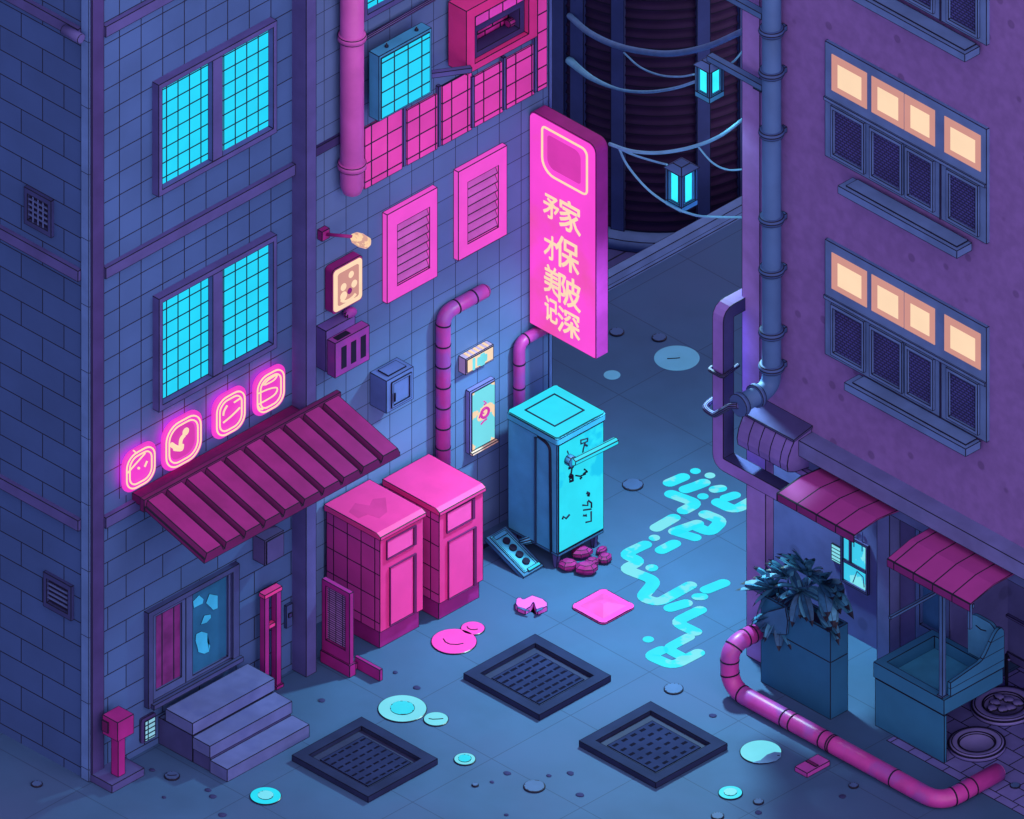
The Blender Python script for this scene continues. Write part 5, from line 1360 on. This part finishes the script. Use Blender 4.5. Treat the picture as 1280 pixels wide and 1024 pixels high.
p = MB(); p.box(ax0 + 0.25, ax1 - 0.02, aoy + 0.06, aoy + 0.1, azf - 0.12, azf - 0.05); p.build('front_rail', BLUEM, ps)

# round basins on the tiles
def basin(px, py, r, label, high):
    x, y = G(px, py)
    o = T('stone_basin', label, 'basin', (x, y, 0), 'round basins on the tiles')
    BM = M_('basin_stone', (124, 122, 192), 0.6, noise=0.08)
    p = MB(); p.lathe([(r, 0.007), (r, 0.07), (r - 0.05, 0.10), (r * 0.66, 0.085), (r * 0.62, 0.055), (0.001, 0.05)], x, y, 40); p.build('bowl', BM, o)
    p = MB(); p.tube([(x + r * 0.98 * math.cos(a), y + r * 0.98 * math.sin(a), 0.075) for a in [2 * math.pi * k / 36 for k in range(36)]], 0.016, 6, closed=True); p.build('rim', INKM, o, line=False)
    p = MB(); p.tube([(x + r * 0.64 * math.cos(a), y + r * 0.64 * math.sin(a), 0.088) for a in [2 * math.pi * k / 36 for k in range(36)]], 0.010, 6, closed=True); p.build('inner_rim', INKM, o, line=False)
    if high:
        for k in range(7):
            a = k * 0.9; q_ = 0.28 * r * (1 + 0.5 * (k % 2))
            p = MB(); p.blob((x + q_ * math.cos(a), y + q_ * math.sin(a), 0.075), 0.09, 0.075, 0.03, k); p.build('pebble_fill', BM, o)
        zt_ = 0.7
        p = MB(); p.tube([(x - 0.35, y + 0.4, 0.05), (x - 0.35, y + 0.4, 0.55), (x - 0.2, y + 0.3, 0.58)], 0.025, 8); p.build('tap', TRIMX, o)
basin(1255, 886, 0.46, 'round stone basin holding pebbles, on the tiles behind the pipe bend', True)
basin(1221, 934, 0.40, 'round empty stone basin on the tiles, nearest the pipe bend', False)

# violet ground pipe
gpz = 0.135
def gp_(px, py): 
    a = G(px, py, gpz); return (a[0], a[1], gpz)
pts = [gp_(962, 790), gp_(916, 812), gp_(922, 862), gp_(1178, 1000), gp_(1262, 952)]
A_, B_ = Vector(pts[1]), Vector(pts[2])
yr = -0.27
P0 = Vector((pts[0][0], pts[0][1], gpz))
path = fillet([(4.62, 0.95, gpz), (4.62 - 0.16, 0.10 + 0.0, gpz), (4.66, yr, gpz), (8.72, yr, gpz), (8.72, 1.05, gpz)], 0.3, 8)
# laid from the planter end round to the street and along the building
xa = G(918, 838, gpz)[0] + 0.02
ya_ = G(930, 866, gpz)[1]
pe = gp_(1262, 954)
corner_x = gp_(1190, 994)[0]
yr = (gp_(960, 886)[1] + gp_(1130, 979)[1]) / 2
sx_ = gp_(950, 797)
xu = (912 - CX) / K - yr; zu = (CY + KS * (xu - yr) - 808) / KZ
path = fillet([(xu, 0.25, zu), (xu, yr, zu), (xu, yr, gpz), (corner_x + 0.04, yr, gpz), (corner_x + 0.04, yr + (1262 - 1190) / K, gpz)], 0.34, 8)
gpp = T('ground_pipe', 'violet pink jointed pipe lying along the ground round the purple building', 'pipe', (6, yr, 0))
p = MB(); p.tube(path, 0.132, 22); p.build('pipe', PIPEP, gpp, line=False)
p = MB(); e = path[-1]; p.tube([e + Vector((0, 0.001, 0)), e + Vector((0, 0.05, 0))], [0.132, 0.09], 22); p.build('end_cap', PIPEL, gpp)
acc = [0.10, 0.24, 0.46, 0.66, 0.88, 1.25, 2.10, 2.26, 2.85, 3.0, 3.04, 4.25, 5.25, 5.43, 5.62, 6.35, 6.62]
tot = 0; P_ = [Vector(q_) for q_ in path]; idx = 0
for a, b in zip(P_[:-1], P_[1:]):
    L_ = (b - a).length
    while idx < len(acc) and acc[idx] <= tot + L_:
        c_ = a.lerp(b, (acc[idx] - tot) / L_); dd = (b - a).normalized()
        p = MB(); p.tube([c_ - dd * 0.011, c_ + dd * 0.011], 0.139, 20); p.build('joint_ring', INKM, gpp, line=False); idx += 1
    tot += L_

# ------------------------------------------------------------------ camera, light
cam = bpy.data.cameras.new('camera'); cam.type = 'ORTHO'; cam.ortho_scale = 1280 / 90; cam.clip_end = 300; cam.clip_start = 0.1
co = bpy.data.objects.new('camera', cam); COL.objects.link(co)
cx_, cy_ = G(640, 512)
back = Vector((math.cos(EL) / math.sqrt(2), -math.cos(EL) / math.sqrt(2), math.sin(EL)))
co.location = Vector((cx_, cy_, 0)) + back * 45
co.rotation_euler = back.to_track_quat('Z', 'Y').to_euler()
SC.camera = co

wd = bpy.data.worlds.new('World'); SC.world = wd; wd.use_nodes = True
nt = wd.node_tree; N = nt.nodes; L = nt.links
bg = N['Background']
tc = N.new('ShaderNodeTexCoord'); dp_ = N.new('ShaderNodeVectorMath'); dp_.operation = 'DOT_PRODUCT'
L.new(tc.outputs['Generated'], dp_.inputs[0])
dp_.inputs[1].default_value = Vector((1, 0.1, 0.12)).normalized()
mr = N.new('ShaderNodeMapRange'); mr.inputs[1].default_value = 0.0; mr.inputs[2].default_value = 1.0
L.new(dp_.outputs['Value'], mr.inputs[0])
rp = N.new('ShaderNodeMix'); rp.data_type = 'RGBA'
rp.inputs[6].default_value = (0.44, 0.38, 0.54, 1); rp.inputs[7].default_value = (2.7, 2.1, 2.5, 1)
L.new(mr.outputs[0], rp.inputs[0]); L.new(rp.outputs[2], bg.inputs['Color'])
bg.inputs['Strength'].default_value = 1.0

SC.view_settings.view_transform = 'Standard'; SC.view_settings.look = 'None'
SC.view_settings.exposure = 0; SC.view_settings.gamma = 1
